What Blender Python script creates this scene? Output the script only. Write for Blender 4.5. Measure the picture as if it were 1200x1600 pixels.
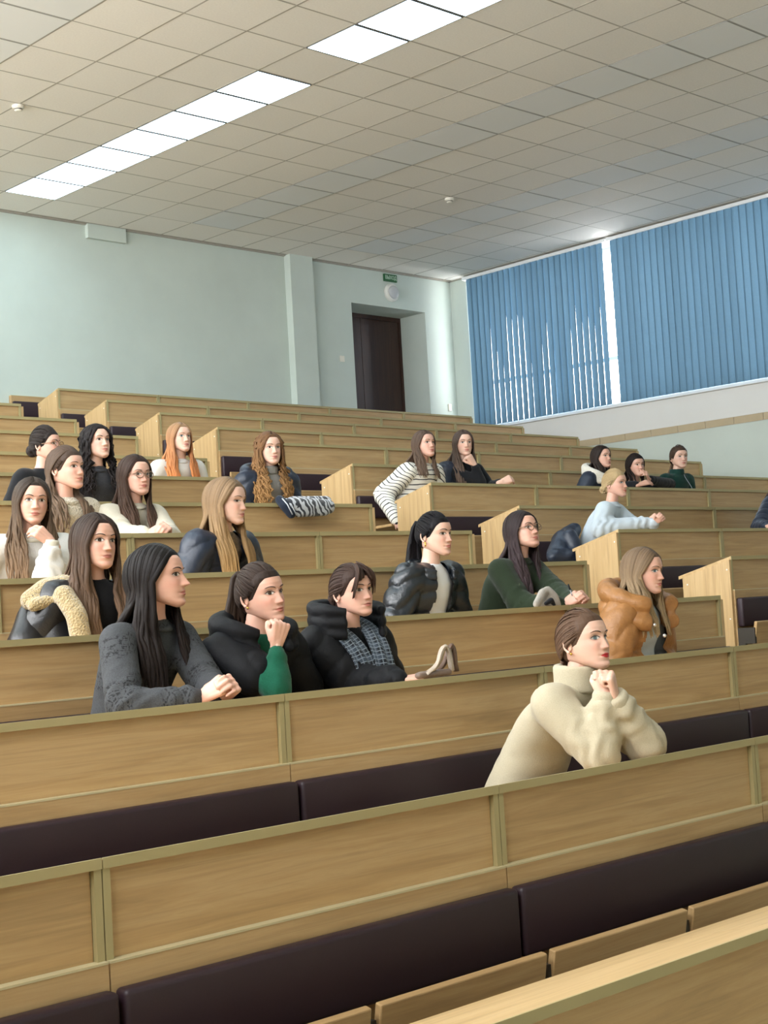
import bpy, bmesh, math, random
import numpy as np
from mathutils import Vector, Matrix, Euler

# ------------------------------------------------------------------ scene reset
for _o in list(bpy.data.objects):
    bpy.data.objects.remove(_o, do_unlink=True)
SC = bpy.context.scene
COL = SC.collection

# ------------------------------------------------------------------ camera
CAM = np.array([-7.868, -9.390, 1.500])
YAW, PITCH, ROLL, FPX = 0.7655, 0.0648, -0.0582, 2335.6
_d = np.array([math.sin(YAW)*math.cos(PITCH), math.cos(YAW)*math.cos(PITCH), math.sin(PITCH)])
_r0 = np.array([math.cos(YAW), -math.sin(YAW), 0.0])
_u0 = np.cross(_r0, _d)
_r = _r0*math.cos(ROLL)+_u0*math.sin(ROLL)
_u = _u0*math.cos(ROLL)-_r0*math.sin(ROLL)
cam_data = bpy.data.cameras.new('camera')
cam_data.sensor_fit = 'HORIZONTAL'
cam_data.sensor_width = 36.0
cam_data.lens = FPX*36.0/1200.0
cam_data.clip_start = 0.05
cam_data.clip_end = 200
cam = bpy.data.objects.new('camera', cam_data)
cam.matrix_world = Matrix(((_r[0], _u[0], -_d[0], CAM[0]), (_r[1], _u[1], -_d[1], CAM[1]), (_r[2], _u[2], -_d[2], CAM[2]), (0, 0, 0, 1)))
COL.objects.link(cam)
SC.camera = cam

def at(px, py, Y):
    """point of the room seen at a pixel, on the vertical plane y = Y"""
    v = _d+_r*(px-600)/FPX-_u*(py-800)/FPX
    return CAM+v*(Y-CAM[1])/v[1]
def ppm(P):
    """pixels per metre at a point"""
    return FPX/float((np.asarray(P)-CAM)@_d)

# ------------------------------------------------------------------ world, exposure
W = bpy.data.worlds.new('world'); SC.world = W
W.use_nodes = True
_bg = W.node_tree.nodes['Background']
_bg.inputs[0].default_value = (0.97, 0.985, 1.0, 1)
_bg.inputs[1].default_value = 9.0
SC.view_settings.view_transform = 'Standard'
SC.view_settings.look = 'None'
SC.view_settings.exposure = 0.9
SC.view_settings.gamma = 1.0
SC.view_settings.use_curve_mapping = False
try:
    SC.cycles.use_denoising = True
    SC.cycles.max_bounces = 8
    SC.cycles.diffuse_bounces = 5
    SC.cycles.transmission_bounces = 6
    SC.cycles.transparent_max_bounces = 8
    SC.cycles.sample_clamp_indirect = 4.0
except Exception:
    pass
LIGHT_POWER = 4.5          # emission of a lit ceiling panel
# daylight openings: sampling portals in the two window ribbons
def portal(name, x, y0, y1, z0, z1, facing):
    l = bpy.data.lights.new(name, 'AREA'); l.shape = 'RECTANGLE'; l.size = z1-z0; l.size_y = y1-y0
    l.cycles.is_portal = True
    o = bpy.data.objects.new(name, l); COL.objects.link(o); o.location = (x, (y0+y1)/2, (z0+z1)/2)
    o.rotation_euler = (0, math.radians(-90 if facing > 0 else 90), 0)
portal('daylight_portal', -9.46, -9.4, 4.4, 3.2, 5.9, 1)
portal('daylight_portal', 7.66, -9.0, 4.56, 3.93, 5.98, -1)

# ------------------------------------------------------------------ materials
MATS = {}
def srgb(h):
    h = h.lstrip('#')
    c = [int(h[i:i+2], 16)/255 for i in (0, 2, 4)]
    return tuple((x/12.92 if x <= 0.04045 else ((x+0.055)/1.055)**2.4) for x in c)+(1.0,)
def mix_c(a, b, t): return tuple(a[i]*(1-t)+b[i]*t for i in range(3))+(1.0,)
def mul_c(a, k): return tuple(min(1, a[i]*k) for i in range(3))+(1.0,)
class NT:
    def __init__(s, name):
        s.m = bpy.data.materials.new(name); s.m.use_nodes = True
        s.t = s.m.node_tree; s.n = s.t.nodes; s.l = s.t.links
        s.b = s.n['Principled BSDF']; s.out = s.n['Material Output']
        MATS[name] = s.m
    def new(s, typ, **kw):
        n = s.n.new(typ)
        for k, v in kw.items(): setattr(n, k, v)
        return n
    def link(s, a, b): s.l.new(a, b)
    def set(s, **kw):
        for k, v in kw.items():
            s.b.inputs[k.replace('_', ' ')].default_value = v
    def coords(s, kind='Object', scale=(1, 1, 1), rot=(0, 0, 0)):
        tc = s.new('ShaderNodeTexCoord'); mp = s.new('ShaderNodeMapping')
        mp.inputs['Scale'].default_value = scale; mp.inputs['Rotation'].default_value = rot
        s.link(tc.outputs[kind], mp.inputs[0]); return mp.outputs[0]
    def noise(s, vec, scale=5, detail=4, rough=0.55, dist=0.0):
        n = s.new('ShaderNodeTexNoise')
        n.inputs['Scale'].default_value = scale; n.inputs['Detail'].default_value = detail
        n.inputs['Roughness'].default_value = rough; n.inputs['Distortion'].default_value = dist
        if vec is not None: s.link(vec, n.inputs['Vector'])
        return n.outputs['Fac']
    def ramp(s, fac, stops, interp='LINEAR'):
        r = s.new('ShaderNodeValToRGB'); r.color_ramp.interpolation = interp
        e = r.color_ramp.elements
        while len(e) < len(stops): e.new(0.5)
        for i, (p, c) in enumerate(stops):
            e[i].position = p; e[i].color = c
        s.link(fac, r.inputs[0]); return r.outputs[0]
    def mix(s, fac, a, b, mode='MIX'):
        n = s.new('ShaderNodeMix', data_type='RGBA', blend_type=mode)
        for sock, v in ((n.inputs[0], fac), (n.inputs[6], a), (n.inputs[7], b)):
            if hasattr(v, 'is_output'): s.link(v, sock)
            else: sock.default_value = v
        return n.outputs[2]
    def math(s, op, a, b=None, c=None):
        n = s.new('ShaderNodeMath', operation=op)
        for i, v in enumerate((a, b, c)):
            if v is None: continue
            if hasattr(v, 'is_output'): s.link(v, n.inputs[i])
            else: n.inputs[i].default_value = v
        return n.outputs[0]
    def attr(s, name):
        n = s.new('ShaderNodeAttribute'); n.attribute_name = name; return n.outputs['Fac']
    def bump(s, h, strength=0.3, dist=0.005):
        n = s.new('ShaderNodeBump'); n.inputs['Strength'].default_value = strength
        n.inputs['Distance'].default_value = dist
        s.link(h, n.inputs['Height']); s.link(n.outputs[0], s.b.inputs['Normal'])
    def col(s, c):
        if hasattr(c, 'is_output'): s.link(c, s.b.inputs['Base Color'])
        else: s.b.inputs['Base Color'].default_value = c

def plain(name, hexc, rough=0.5, metal=0.0, spec=0.5):
    if name in MATS: return MATS[name]
    m = NT(name); m.col(srgb(hexc)); m.set(Roughness=rough, Metallic=metal)
    m.b.inputs['Specular IOR Level'].default_value = spec
    return m.m

def wood_mat(name, c0, c1, axis='x', rough=0.42, seed=0.0):
    """oak laminate, fine grain running along one axis, board tone varies from object to object"""
    m = NT(name)
    sc = {'x': (0.55, 9, 9), 'z': (9, 9, 0.55), 'y': (9, 0.55, 9)}[axis]
    tc = m.new('ShaderNodeTexCoord'); oi = m.new('ShaderNodeObjectInfo')
    off = m.new('ShaderNodeVectorMath', operation='ADD')
    cmb = m.new('ShaderNodeCombineXYZ')
    for i, k in enumerate((13.0, 7.0, 5.0)):
        m.link(m.math('MULTIPLY', oi.outputs['Random'], k), cmb.inputs[i])
    m.link(tc.outputs['Object'], off.inputs[0]); m.link(cmb.outputs[0], off.inputs[1])
    mp = m.new('ShaderNodeMapping'); mp.inputs['Scale'].default_value = sc
    m.link(off.outputs[0], mp.inputs[0])
    g1 = m.noise(mp.outputs[0], 2.6, 6, 0.62, 0.6)
    g2 = m.noise(mp.outputs[0], 11, 4, 0.7, 0.2)
    mp2 = m.new('ShaderNodeMapping'); mp2.inputs['Scale'].default_value = tuple(k*(7 if k > 1 else 1.6) for k in sc)
    m.link(off.outputs[0], mp2.inputs[0]); g3 = m.noise(mp2.outputs[0], 1.6, 3, 0.6, 0.3)
    c = m.ramp(g1, [(0.32, mul_c(c0, 0.80)), (0.46, c0), (0.60, c1), (0.74, mul_c(c0, 0.90))])
    c = m.mix(m.math('MULTIPLY', g2, 0.40), c, mul_c(c0, 0.68))
    streak = m.ramp(g3, [(0.52, (0, 0, 0, 1)), (0.68, (1, 1, 1, 1))])
    c = m.mix(m.math('MULTIPLY', streak, 0.30), c, mul_c(c0, 0.60))
    hsv = m.new('ShaderNodeHueSaturation')
    m.link(m.math('ADD', m.math('MULTIPLY', oi.outputs['Random'], 0.10), 0.95), hsv.inputs['Value'])
    m.link(c, hsv.inputs['Color']); m.col(hsv.outputs[0])
    m.set(Roughness=rough); m.bump(g2, 0.08, 0.001)
    return m.m

# ------------------------------------------------------------------ mesh helpers
class MB:
    """collects shapes; build() links them as one mesh object"""
    def __init__(s): s.v = []; s.f = []; s.mi = []; s.attrs = {}
    def add(s, v, f, mi=0):
        o = len(s.v); s.v.extend([tuple(map(float, p)) for p in v])
        s.f.extend([tuple(int(i)+o for i in q) for q in f])
        s.mi.extend([mi]*len(f) if np.isscalar(mi) else list(mi)); return o
    def box(s, x0, x1, y0, y1, z0, z1, mi=0):
        v = [(x, y, z) for z in (z0, z1) for y in (y0, y1) for x in (x0, x1)]
        f = [(0, 2, 3, 1), (4, 5, 7, 6), (0, 1, 5, 4), (2, 6, 7, 3), (0, 4, 6, 2), (1, 3, 7, 5)]
        s.add(v, f, mi); return s
    def prism_x(s, poly, x0, x1, mi=0):
        """polygon of (y, z) points extruded along x"""
        n = len(poly)
        v = [(x0, y, z) for y, z in poly]+[(x1, y, z) for y, z in poly]
        f = [tuple(range(n)), tuple(range(2*n-1, n-1, -1))]+[(i, i+n, (i+1) % n+n, (i+1) % n) for i in range(n)]
        s.add(v, f, mi); return s
    def tube(s, pts, rad, n=8, mi=0, flat=None, cap=True):
        v, f = tube_vf(pts, rad, n, flat, cap); s.add(v, f, mi); return s
    def ell(s, c, r, rot=None, nu=14, nv=9, mi=0):
        v, f = ell_vf(c, r, rot, nu, nv); s.add(v, f, mi); return s
    def lathe(s, prof, c=(0, 0, 0), axis='z', n=20, mi=0):
        v = []; f = []
        for (r, h) in prof:
            for i in range(n):
                a = 2*math.pi*i/n; p = (r*math.cos(a), r*math.sin(a), h)
                if axis == 'y': p = (p[0], p[2], p[1])
                if axis == 'x': p = (p[2], p[0], p[1])
                v.append((p[0]+c[0], p[1]+c[1], p[2]+c[2]))
        for j in range(len(prof)-1):
            for i in range(n): f.append((j*n+i, j*n+(i+1) % n, (j+1)*n+(i+1) % n, (j+1)*n+i))
        f.append(tuple(range(n-1, -1, -1))); f.append(tuple((len(prof)-1)*n+i for i in range(n)))
        s.add(v, f, mi); return s
    def mesh(s, name, mats, smooth=False, bevel=0.0, seg=2):
        me = bpy.data.meshes.new(name)
        me.from_pydata(s.v, [], s.f)
        for m in (mats if isinstance(mats, (list, tuple)) else [mats]): me.materials.append(m)
        if any(s.mi): me.polygons.foreach_set('material_index', s.mi)
        bm = bmesh.new(); bm.from_mesh(me)
        bmesh.ops.recalc_face_normals(bm, faces=bm.faces)
        if bevel: bmesh.ops.bevel(bm, geom=list(bm.edges), offset=bevel, segments=seg, affect='EDGES', profile=0.5)
        bm.to_mesh(me); bm.free()
        if smooth: me.polygons.foreach_set('use_smooth', [True]*len(me.polygons))
        for k, vals in s.attrs.items():
            if len(vals) == len(me.vertices):
                me.attributes.new(k, 'FLOAT', 'POINT').data.foreach_set('value', list(map(float, vals)))
        me.update(); return me
    def build(s, name, mats, parent=None, loc=None, **kw):
        return link(name, s.mesh(name, mats, **kw), parent, loc)

def link(name, me, parent=None, loc=None):
    o = bpy.data.objects.new(name, me); COL.objects.link(o)
    if parent is not None: o.parent = parent
    if loc is not None: o.location = loc
    return o
def empty(name, loc, label=None, cat=None, group=None):
    o = bpy.data.objects.new(name, None); COL.objects.link(o); o.location = loc
    o.empty_display_size = 0.1
    if label: tag(o, label, cat, group)
    return o
def tag(o, label, cat, group=None):
    o['label'] = label; o['category'] = cat
    if group: o['group'] = group
    return o
def structure(o): o['kind'] = 'structure'; return o

def tube_vf(pts, rad, n=8, flat=None, cap=True, up=None):
    """tapered tube along points; flat = (axis vector, ratio) squashes the section along an axis"""
    P = np.asarray(pts, float); m = len(P)
    R = np.full(m, rad) if np.isscalar(rad) else np.asarray(rad, float)
    T = np.gradient(P, axis=0); T /= np.linalg.norm(T, axis=1)[:, None]+1e-12
    ref = np.array([0, 0, 1.0]) if up is None else np.asarray(up, float)
    if abs(T[0]@ref) > 0.9: ref = np.array([1.0, 0, 0]) if up is None else np.array([0, 1.0, 0])
    A = np.cross(T[0], ref); A /= np.linalg.norm(A)
    ang = np.arange(n)*2*math.pi/n; V = []
    for i in range(m):
        A = A-T[i]*(A@T[i]); A /= np.linalg.norm(A)+1e-12
        B = np.cross(T[i], A)
        ring = P[i]+R[i]*(np.cos(ang)[:, None]*A+np.sin(ang)[:, None]*B)
        if flat is not None:
            ax, k = flat; ax = np.asarray(ax[i] if np.ndim(ax) == 2 else ax, float)
            dd = (ring-P[i])@ax; ring = ring-np.outer(dd*(1-k), ax)
        V.append(ring)
    V = np.concatenate(V); F = []
    for i in range(m-1):
        for j in range(n): F.append((i*n+j, i*n+(j+1) % n, (i+1)*n+(j+1) % n, (i+1)*n+j))
    if cap:
        F.append(tuple(range(n-1, -1, -1))); F.append(tuple((m-1)*n+j for j in range(n)))
    return V, F
def ell_vf(c, r, rot=None, nu=14, nv=9):
    V = [(0, 0, -1)]
    for j in range(1, nv):
        t = -math.pi/2+math.pi*j/nv
        for i in range(nu):
            a = 2*math.pi*i/nu; V.append((math.cos(t)*math.cos(a), math.cos(t)*math.sin(a), math.sin(t)))
    V.append((0, 0, 1)); V = np.array(V)*np.asarray(r, float)
    if rot is not None: V = V@np.asarray(rot).T
    V = V+np.asarray(c, float); F = []
    for i in range(nu): F.append((0, 1+(i+1) % nu, 1+i))
    for j in range(nv-2):
        for i in range(nu):
            a = 1+j*nu; b = a+nu; F.append((a+i, a+(i+1) % nu, b+(i+1) % nu, b+i))
    a = 1+(nv-2)*nu; top = len(V)-1
    for i in range(nu): F.append((a+i, a+(i+1) % nu, top))
    return V, F
def capsule_vf(a, b, ra, rb, n=12, flat=None):
    a = np.asarray(a, float); b = np.asarray(b, float); t = b-a; L = np.linalg.norm(t)+1e-9; t /= L
    pts = []; rr = []
    for k in (-1, -0.87, -0.5, 0):
        pts.append(a+t*ra*k); rr.append(max(ra*math.sqrt(max(0, 1-k*k)), ra*0.05))
    for k in (0, 0.5, 0.87, 1):
        pts.append(b+t*rb*k); rr.append(max(rb*math.sqrt(max(0, 1-k*k)), rb*0.05))
    return tube_vf(pts, rr, n, flat)
def fuse(parts, voxel, smooth=4, factor=0.5):
    """one continuous surface from overlapping closed shapes; returns verts, faces"""
    v = []; f = []; o = 0
    for pv, pf in parts:
        v.extend(map(tuple, pv)); f.extend([tuple(i+o for i in q) for q in pf]); o += len(pv)
    me = bpy.data.meshes.new('tmp'); me.from_pydata(v, [], f)
    bm = bmesh.new(); bm.from_mesh(me); bmesh.ops.recalc_face_normals(bm, faces=bm.faces); bm.to_mesh(me); bm.free()
    ob = bpy.data.objects.new('tmp', me); COL.objects.link(ob)
    md = ob.modifiers.new('r', 'REMESH'); md.mode = 'VOXEL'; md.voxel_size = voxel
    ms = ob.modifiers.new('s', 'SMOOTH'); ms.iterations = smooth; ms.factor = factor
    dg = bpy.context.evaluated_depsgraph_get()
    me2 = bpy.data.meshes.new_from_object(ob.evaluated_get(dg))
    n = len(me2.vertices); V = np.empty(n*3); me2.vertices.foreach_get('co', V); V = V.reshape(-1, 3)
    F = [tuple(p.vertices) for p in me2.polygons]
    bpy.data.objects.remove(ob, do_unlink=True); bpy.data.meshes.remove(me); bpy.data.meshes.remove(me2)
    return V, F
def vnormals(V, F):
    N = np.zeros_like(V); Q = np.array([(q[0], q[1], q[2], q[-1]) for q in F])
    a = V[Q[:, 2]]-V[Q[:, 0]]; b = V[Q[:, 3]]-V[Q[:, 1]]
    tri = Q[:, 2] == Q[:, 3]
    n = np.cross(a, b); n[tri] = np.cross(V[Q[tri, 1]]-V[Q[tri, 0]], V[Q[tri, 2]]-V[Q[tri, 0]])
    for k in range(4): np.add.at(N, Q[:, k], n)
    return N/(np.linalg.norm(N, axis=1)[:, None]+1e-12)
def sstep(a, b, x):
    t = np.clip((x-a)/(b-a), 0, 1); return t*t*(3-2*t)
# ------------------------------------------------------------------ dimensions of the hall
XW, XLW, YB, YF, ZC = 7.38, -9.25, 4.87, -12.6, 6.049
S_ = 0.953
ZROW = [3.962, 3.717, 3.473, 3.220, 2.970, 2.695, 2.451, 2.194, 1.951, 1.709, 1.470, 1.255, 1.012, 0.752]
YROW = [-9.39+S_*(13.9216-0.9205*k) for k in range(14)]
UW = 1.2484                       # width of one desk unit
XR0, XL0 = 0.340, -1.1227         # aisle ends of the right and left block
def floor_of(k): return ZROW[k]-0.752
SLOPE = 0.26
def desk_z(k, y): return ZROW[k]-SLOPE*(y-YROW[k])

# ------------------------------------------------------------------ surface materials
def paint_mat(name, hexc, var=0.04, scale=1.5):
    m = NT(name); c = srgb(hexc)
    n = m.noise(m.coords('Object'), scale, 5, 0.6)
    m.col(m.ramp(n, [(0.3, mul_c(c, 1-var)), (0.7, mul_c(c, 1+var))])); m.set(Roughness=0.75)
    g = m.noise(m.coords('Object'), 180, 2, 0.5); m.bump(g, 0.05, 0.001)
    return m.m
M_WALL = paint_mat('wall paint pale green', '#c4cec7')
M_WHITE = paint_mat('window band paint', '#dcdcda', 0.02)
M_CEIL = paint_mat('ceiling backing', '#dedad3', 0.02)
def tile_mat():
    m = NT('mineral ceiling tile'); c = srgb('#ece8e2')
    oi = m.new('ShaderNodeObjectInfo')
    v = m.coords('Object')
    n = m.noise(v, 60, 3, 0.6)
    cc = m.ramp(n, [(0.35, mul_c(c, 0.97)), (0.65, mul_c(c, 1.02))])
    hsv = m.new('ShaderNodeHueSaturation')
    m.link(m.math('ADD', m.math('MULTIPLY', oi.outputs['Random'], 0.05), 0.965), hsv.inputs['Value'])
    m.link(cc, hsv.inputs['Color']); m.col(hsv.outputs[0]); m.set(Roughness=0.85)
    m.bump(n, 0.06, 0.001); return m.m
M_TILE = tile_mat()
M_RUN = plain('ceiling grid metal with gap shade', '#a8a399', 0.6)  # gap shading between the tiles, painted in as a darker runner tone
M_LIT = None
def lit_mat():
    m = NT('lit light diffuser'); m.col((0.9, 0.95, 1, 1))
    m.b.inputs['Emission Color'].default_value = (0.66, 0.88, 1.0, 1)
    m.b.inputs['Emission Strength'].default_value = LIGHT_POWER
    return m.m
M_LIT = lit_mat()
M_UNLIT = plain('unlit light diffuser', '#e2e4e5', 0.85)
M_LFRAME = plain('light frame enamel', '#3c424b', 0.45)
M_LFRAME_D = plain('unlit light frame grey', '#a9aaa8', 0.5)
OAK0, OAK1 = srgb('#bd9b6c'), srgb('#c8a87a')
M_OAK = wood_mat('oak laminate panel', OAK0, OAK1, 'x')
M_OAKZ = wood_mat('oak laminate end panel', srgb('#c9a878'), srgb('#d4b585'), 'z')
M_OAKT = wood_mat('oak laminate desk top', srgb('#c4a473'), srgb('#cfb182'), 'x', 0.38)
M_EDGE = plain('olive edge band', '#a89b70', 0.4)
M_EDGEL = plain('pale edge band', '#c6ba94', 0.4)
def vinyl():
    m = NT('maroon vinyl'); c = srgb('#2a1922')
    n = m.noise(m.coords('Object'), 220, 3, 0.6)
    m.col(m.ramp(n, [(0.3, mul_c(c, 0.92)), (0.7, mul_c(c, 1.06))])); m.set(Roughness=0.5)
    m.bump(n, 0.12, 0.001); return m.m
M_VINYL = vinyl()
M_DARK = plain('dark bracket metal', '#3a352e', 0.5)
M_FLOOR = paint_mat('floor linoleum', '#b3a488', 0.08, 3)
M_TAN = paint_mat('tan border tile', '#b9a98c', 0.06, 4)
M_SCREW = plain('white screw cap', '#efece2', 0.4)

# ------------------------------------------------------------------ structure: floor, walls, ceiling
poly = [(YF, -0.3), (YF, 0.0)]
for k in range(13, -1, -1):
    y0 = YROW[k]+0.012
    if k < 13: poly += [(y0, floor_of(k+1)), (y0, floor_of(k))]
poly += [(YB, floor_of(0)), (YB, -0.3)]
structure(MB().prism_x(poly, XLW, XW).build('floor', M_FLOOR))
NX0, NX1, NZT, ND = 5.46, 6.84, 5.56, 0.5
wb = MB().box(XLW-0.3, NX0, YB, YB+0.7, -0.3, ZC+0.15).box(NX1, XW+0.5, YB, YB+0.7, -0.3, ZC+0.15)
wb.box(NX0, NX1, YB, YB+0.7, NZT, ZC+0.15).box(NX0, NX1, YB+ND+0.05, YB+0.7, -0.3, NZT)
wb.box(NX0, NX1, YB, YB+ND+0.05, -0.3, floor_of(0))
wall_back = structure(wb.build('wall_back', M_WALL))
structure(MB().box(4.335, 4.715, YB-0.115, YB, floor_of(0), ZC).build('trim_1', M_WALL))     # pilaster
structure(MB().box(1.40, 1.915, YB-0.055, YB, 5.885, ZC).build('trim_2', M_WALL))           # boxed duct end
LY0, LY1, LZ0, LZ1 = -9.4, 4.4, 3.2, 5.9          # ribbon window in the left wall
wl = MB().box(XLW-0.3, XLW, YF-0.3, YB, -0.3, LZ0)
wl.box(XLW-0.3, XLW, YF-0.3, YB, LZ1, ZC+0.15)
wl.box(XLW-0.3, XLW, YF-0.3, LY0, LZ0, LZ1).box(XLW-0.3, XLW, LY1, YB, LZ0, LZ1)
structure(wl.build('wall_left', M_WALL))
structure(MB().box(XLW-0.3, XW+0.5, YF-0.3, YF, -0.3, ZC+0.15).build('wall_front', M_WALL))
# window wall: green below, tan tile course, white band, ribbon window up to the ceiling
ZS, ZT0, ZT1 = 3.905, 3.44, 3.53
WY0, WY1 = -9.0, 4.56
wr = MB().box(XW, XW+0.4, YF, YB, -0.3, ZS, 0).box(XW, XW+0.4, WY1, YB, ZS, ZC+0.15, 0).box(XW, XW+0.4, YF, WY0, ZS, ZC+0.15, 0)
wr.box(XW, XW+0.4, WY0, WY1, 5.985, ZC+0.15, 0)
wall_right = structure(wr.build('wall_right', M_WALL))
structure(MB().box(XW-0.012, XW+0.001, YF, YB-0.001, ZT1, ZS).build('trim_3', M_WHITE))      # white band
trim = structure(MB().box(XW-0.006, XW+0.001, YF, YB-0.001, ZT0, ZT1).build('trim_4', M_CEIL))
tmesh = MB().box(0.002, 0.398, 0, 0, 0, 0)
tmesh = MB().box(XW-0.016, XW-0.006, 0.003, 0.395, ZT0+0.003, ZT1-0.003).mesh('border_tile', M_TAN)
for i in range(18): link('border_tile', tmesh, trim, (0, 4.80-0.4*(i+1), 0))
structure(MB().box(XW-0.06, XW+0.2, WY0, WY1, ZS-0.03, ZS+0.012).build('trim_5', M_WHITE, bevel=0.004))   # window sill
# window frame and panes
M_FRAME = plain('white window frame', '#e9ecef', 0.4)
def glass_mat():
    m = NT('window glass'); tr = m.new('ShaderNodeBsdfTransparent'); gl = m.new('ShaderNodeBsdfGlossy')
    gl.inputs['Roughness'].default_value = 0.05; mx = m.new('ShaderNodeMixShader'); mx.inputs[0].default_value = 0.06
    m.link(tr.outputs[0], mx.inputs[1]); m.link(gl.outputs[0], mx.inputs[2]); m.link(mx.outputs[0], m.out.inputs[0]); return m.m
M_GLASS = glass_mat()
win = structure(empty('window_1', (XW+0.2, WY0, ZS)))
ys = [WY0]
while ys[-1] < WY1-0.3: ys.append(min(ys[-1]+1.22, WY1))
MB().box(0, 0.07, 0, WY1-WY0, 0, 0.07).build('frame_rail', M_FRAME, win)
MB().box(0, 0.07, 0, WY1-WY0, 2.03, 2.10).build('frame_rail', M_FRAME, win)
MB().box(0, 0.06, 0, WY1-WY0, 0.62, 0.67).build('frame_rail', M_FRAME, win)
mull = MB().box(0, 0.075, -0.035, 0.035, 0.07, 2.03).mesh('mullion', M_FRAME)
for y in ys: link('mullion', mull, win, (0, min(max(y-WY0, 0.035), WY1-WY0-0.035), 0))
for y0, y1 in zip(ys[:-1], ys[1:]):
    MB().box(0.03, 0.036, y0-WY0+0.035, y1-WY0-0.035, 0.07, 2.03).build('pane', M_GLASS, win)

win2 = structure(empty('window_2', (XLW-0.2, LY0, LZ0)))
LL = LY1-LY0; LH = LZ1-LZ0
MB().box(0, 0.07, 0, LL, 0, 0.07).build('frame_rail', M_FRAME, win2)
MB().box(0, 0.07, 0, LL, LH-0.07, LH).build('frame_rail', M_FRAME, win2)
mull2 = MB().box(0, 0.075, -0.035, 0.035, 0.07, LH-0.07).mesh('mullion', M_FRAME)
for i in range(12): link('mullion', mull2, win2, (0, 0.035+(LL-0.07)*i/11, 0))
for i in range(11): MB().box(0.03, 0.036, LL*i/11+0.036, LL*(i+1)/11-0.036, 0.07, LH-0.07).build('pane', M_GLASS, win2)

# ceiling: backing slab, tile grid with each tile in view built, light strips
ceil = structure(MB().box(XLW, XW, YF, YB, ZC+0.014, ZC+0.15).build('ceiling', M_CEIL))
def project(P):
    D = np.asarray(P, float)-CAM; z = D@_d
    return 600+FPX*(D@_r)/z, 800-FPX*(D@_u)/z, z
def in_view(P, margin=60):
    x, y, z = project(P)
    return z > 0.3 and -margin < x < 1200+margin and -margin < y < 1600+margin
LIT_A, DIM_A = (0, -8, -12), (4, 8, -4)  # the leftmost lit strip is unseen, added to brighten the desks
G = 0.6
tile_me = MB().box(0.008, 0.592, 0.008, 0.592, 0, 0.013).mesh('ceiling_tile', M_TILE)
rng = random.Random(5)
cells = []
for a in range(-16, 13):
    for b in range(-21, 9):
        xs = [a*G, (a+1)*G]; yy = [b*G, (b+1)*G]
        if b == 8: continue
        vis = any(in_view((x, y, ZC), 170) for x in xs for y in yy)
        is_strip = a in LIT_A or a in DIM_A
        gap = (b % 8) == 7 and a in LIT_A
        if is_strip and not gap and b < 7: continue
        if not vis or a*G >= XW-0.1 : continue
        cells.append((a, b))
for a, b in cells:
    w = min(1.0, (XW-a*G)/G); 
    t = link('ceiling_tile', tile_me, ceil, (a*G, b*G, ZC+rng.uniform(-0.001, 0.001)))
    if w < 1: t.scale.x = w
    t.rotation_euler = (rng.gauss(0, 0.0012), rng.gauss(0, 0.0012), 0)
for a in range(-15, 13):
    MB().box(a*G-0.008, a*G+0.008, YF, YB, ZC-0.001, ZC+0.014).build('grid_runner', M_RUN, ceil)
for b in range(-20, 9):
    MB().box(XLW, XW, b*G-0.008, b*G+0.008, ZC-0.0005, ZC+0.014).build('grid_runner', M_RUN, ceil)
MB().box(XLW, XW, YB-0.03, YB, ZC-0.012, ZC+0.014).build('edge_trim', M_RUN, ceil)
MB().box(XW-0.03, XW, YF, YB, ZC-0.012, ZC+0.014).build('edge_trim', M_RUN, ceil)
lf = MB()
for (x0, x1, y0, y1) in ((0.006, 0.594, 0.006, 0.024), (0.006, 0.594, 0.576, 0.594), (0.006, 0.024, 0.024, 0.576), (0.576, 0.594, 0.024, 0.576)):
    lf.box(x0, x1, y0, y1, -0.004, 0.012)
lframe = lf.mesh('light_frame', M_LFRAME); dframe = lf.mesh('light_frame', M_LFRAME_D)
ldiff = MB().box(0.012, 0.588, 0.021, 0.579, -0.0055, 0.006).mesh('diffuser', M_LIT)
ddiff = MB().box(0.014, 0.586, 0.014, 0.586, -0.0042, 0.010).mesh('diffuser', M_UNLIT)
ORD = ['first', 'second', 'third', 'fourth', 'fifth', 'sixth', 'seventh', 'eighth', 'ninth', 'tenth', 'eleventh', 'twelfth', 'thirteenth', 'fourteenth', 'fifteenth', 'sixteenth', 'seventeenth', 'eighteenth', 'nineteenth', 'twentieth', 'twenty-first', 'twenty-second', 'twenty-third', 'twenty-fourth', 'twenty-fifth', 'twenty-sixth', 'twenty-seventh', 'twenty-eighth']
for a in LIT_A+DIM_A:
    for b in range(6, -21, -1):
        lit = a in LIT_A
        if lit and b < -9: continue
        if lit and (b % 8) == 7: continue
        vis = any(in_view((x, y, ZC), 60) for x in (a*G, (a+1)*G) for y in (b*G, (b+1)*G))
        if not vis and not lit: continue
        n = 6-b
        if a == 0: lab = 'lit square ceiling light, %s from the back wall in the bright strip' % ORD[n-(1 if b < -1 else 0)-(1 if b < -9 else 0)-(1 if b < -17 else 0)]
        elif a < -5: lab = ('lit square ceiling light, %s from the back wall in the left strip' if a == -8 else 'added unseen lit ceiling light, %s from the back wall in the leftmost strip') % ORD[n-(1 if b < -1 else 0)-(1 if b < -9 else 0)-(1 if b < -17 else 0)]
        elif a == -4: lab = 'unlit square ceiling light left of the bright strip, %s from the back' % ORD[n]
        else: lab = 'unlit square ceiling light, %s from the back wall in the %s strip' % (ORD[n], 'middle' if a == 4 else 'window-side')
        t = empty('ceiling_light', (a*G, b*G, ZC), lab, 'ceiling light', 'lit ceiling lights' if lit else 'unlit ceiling lights')
        link('light_frame', lframe if lit else dframe, t); link('diffuser', ldiff if lit else ddiff, t)
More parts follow.
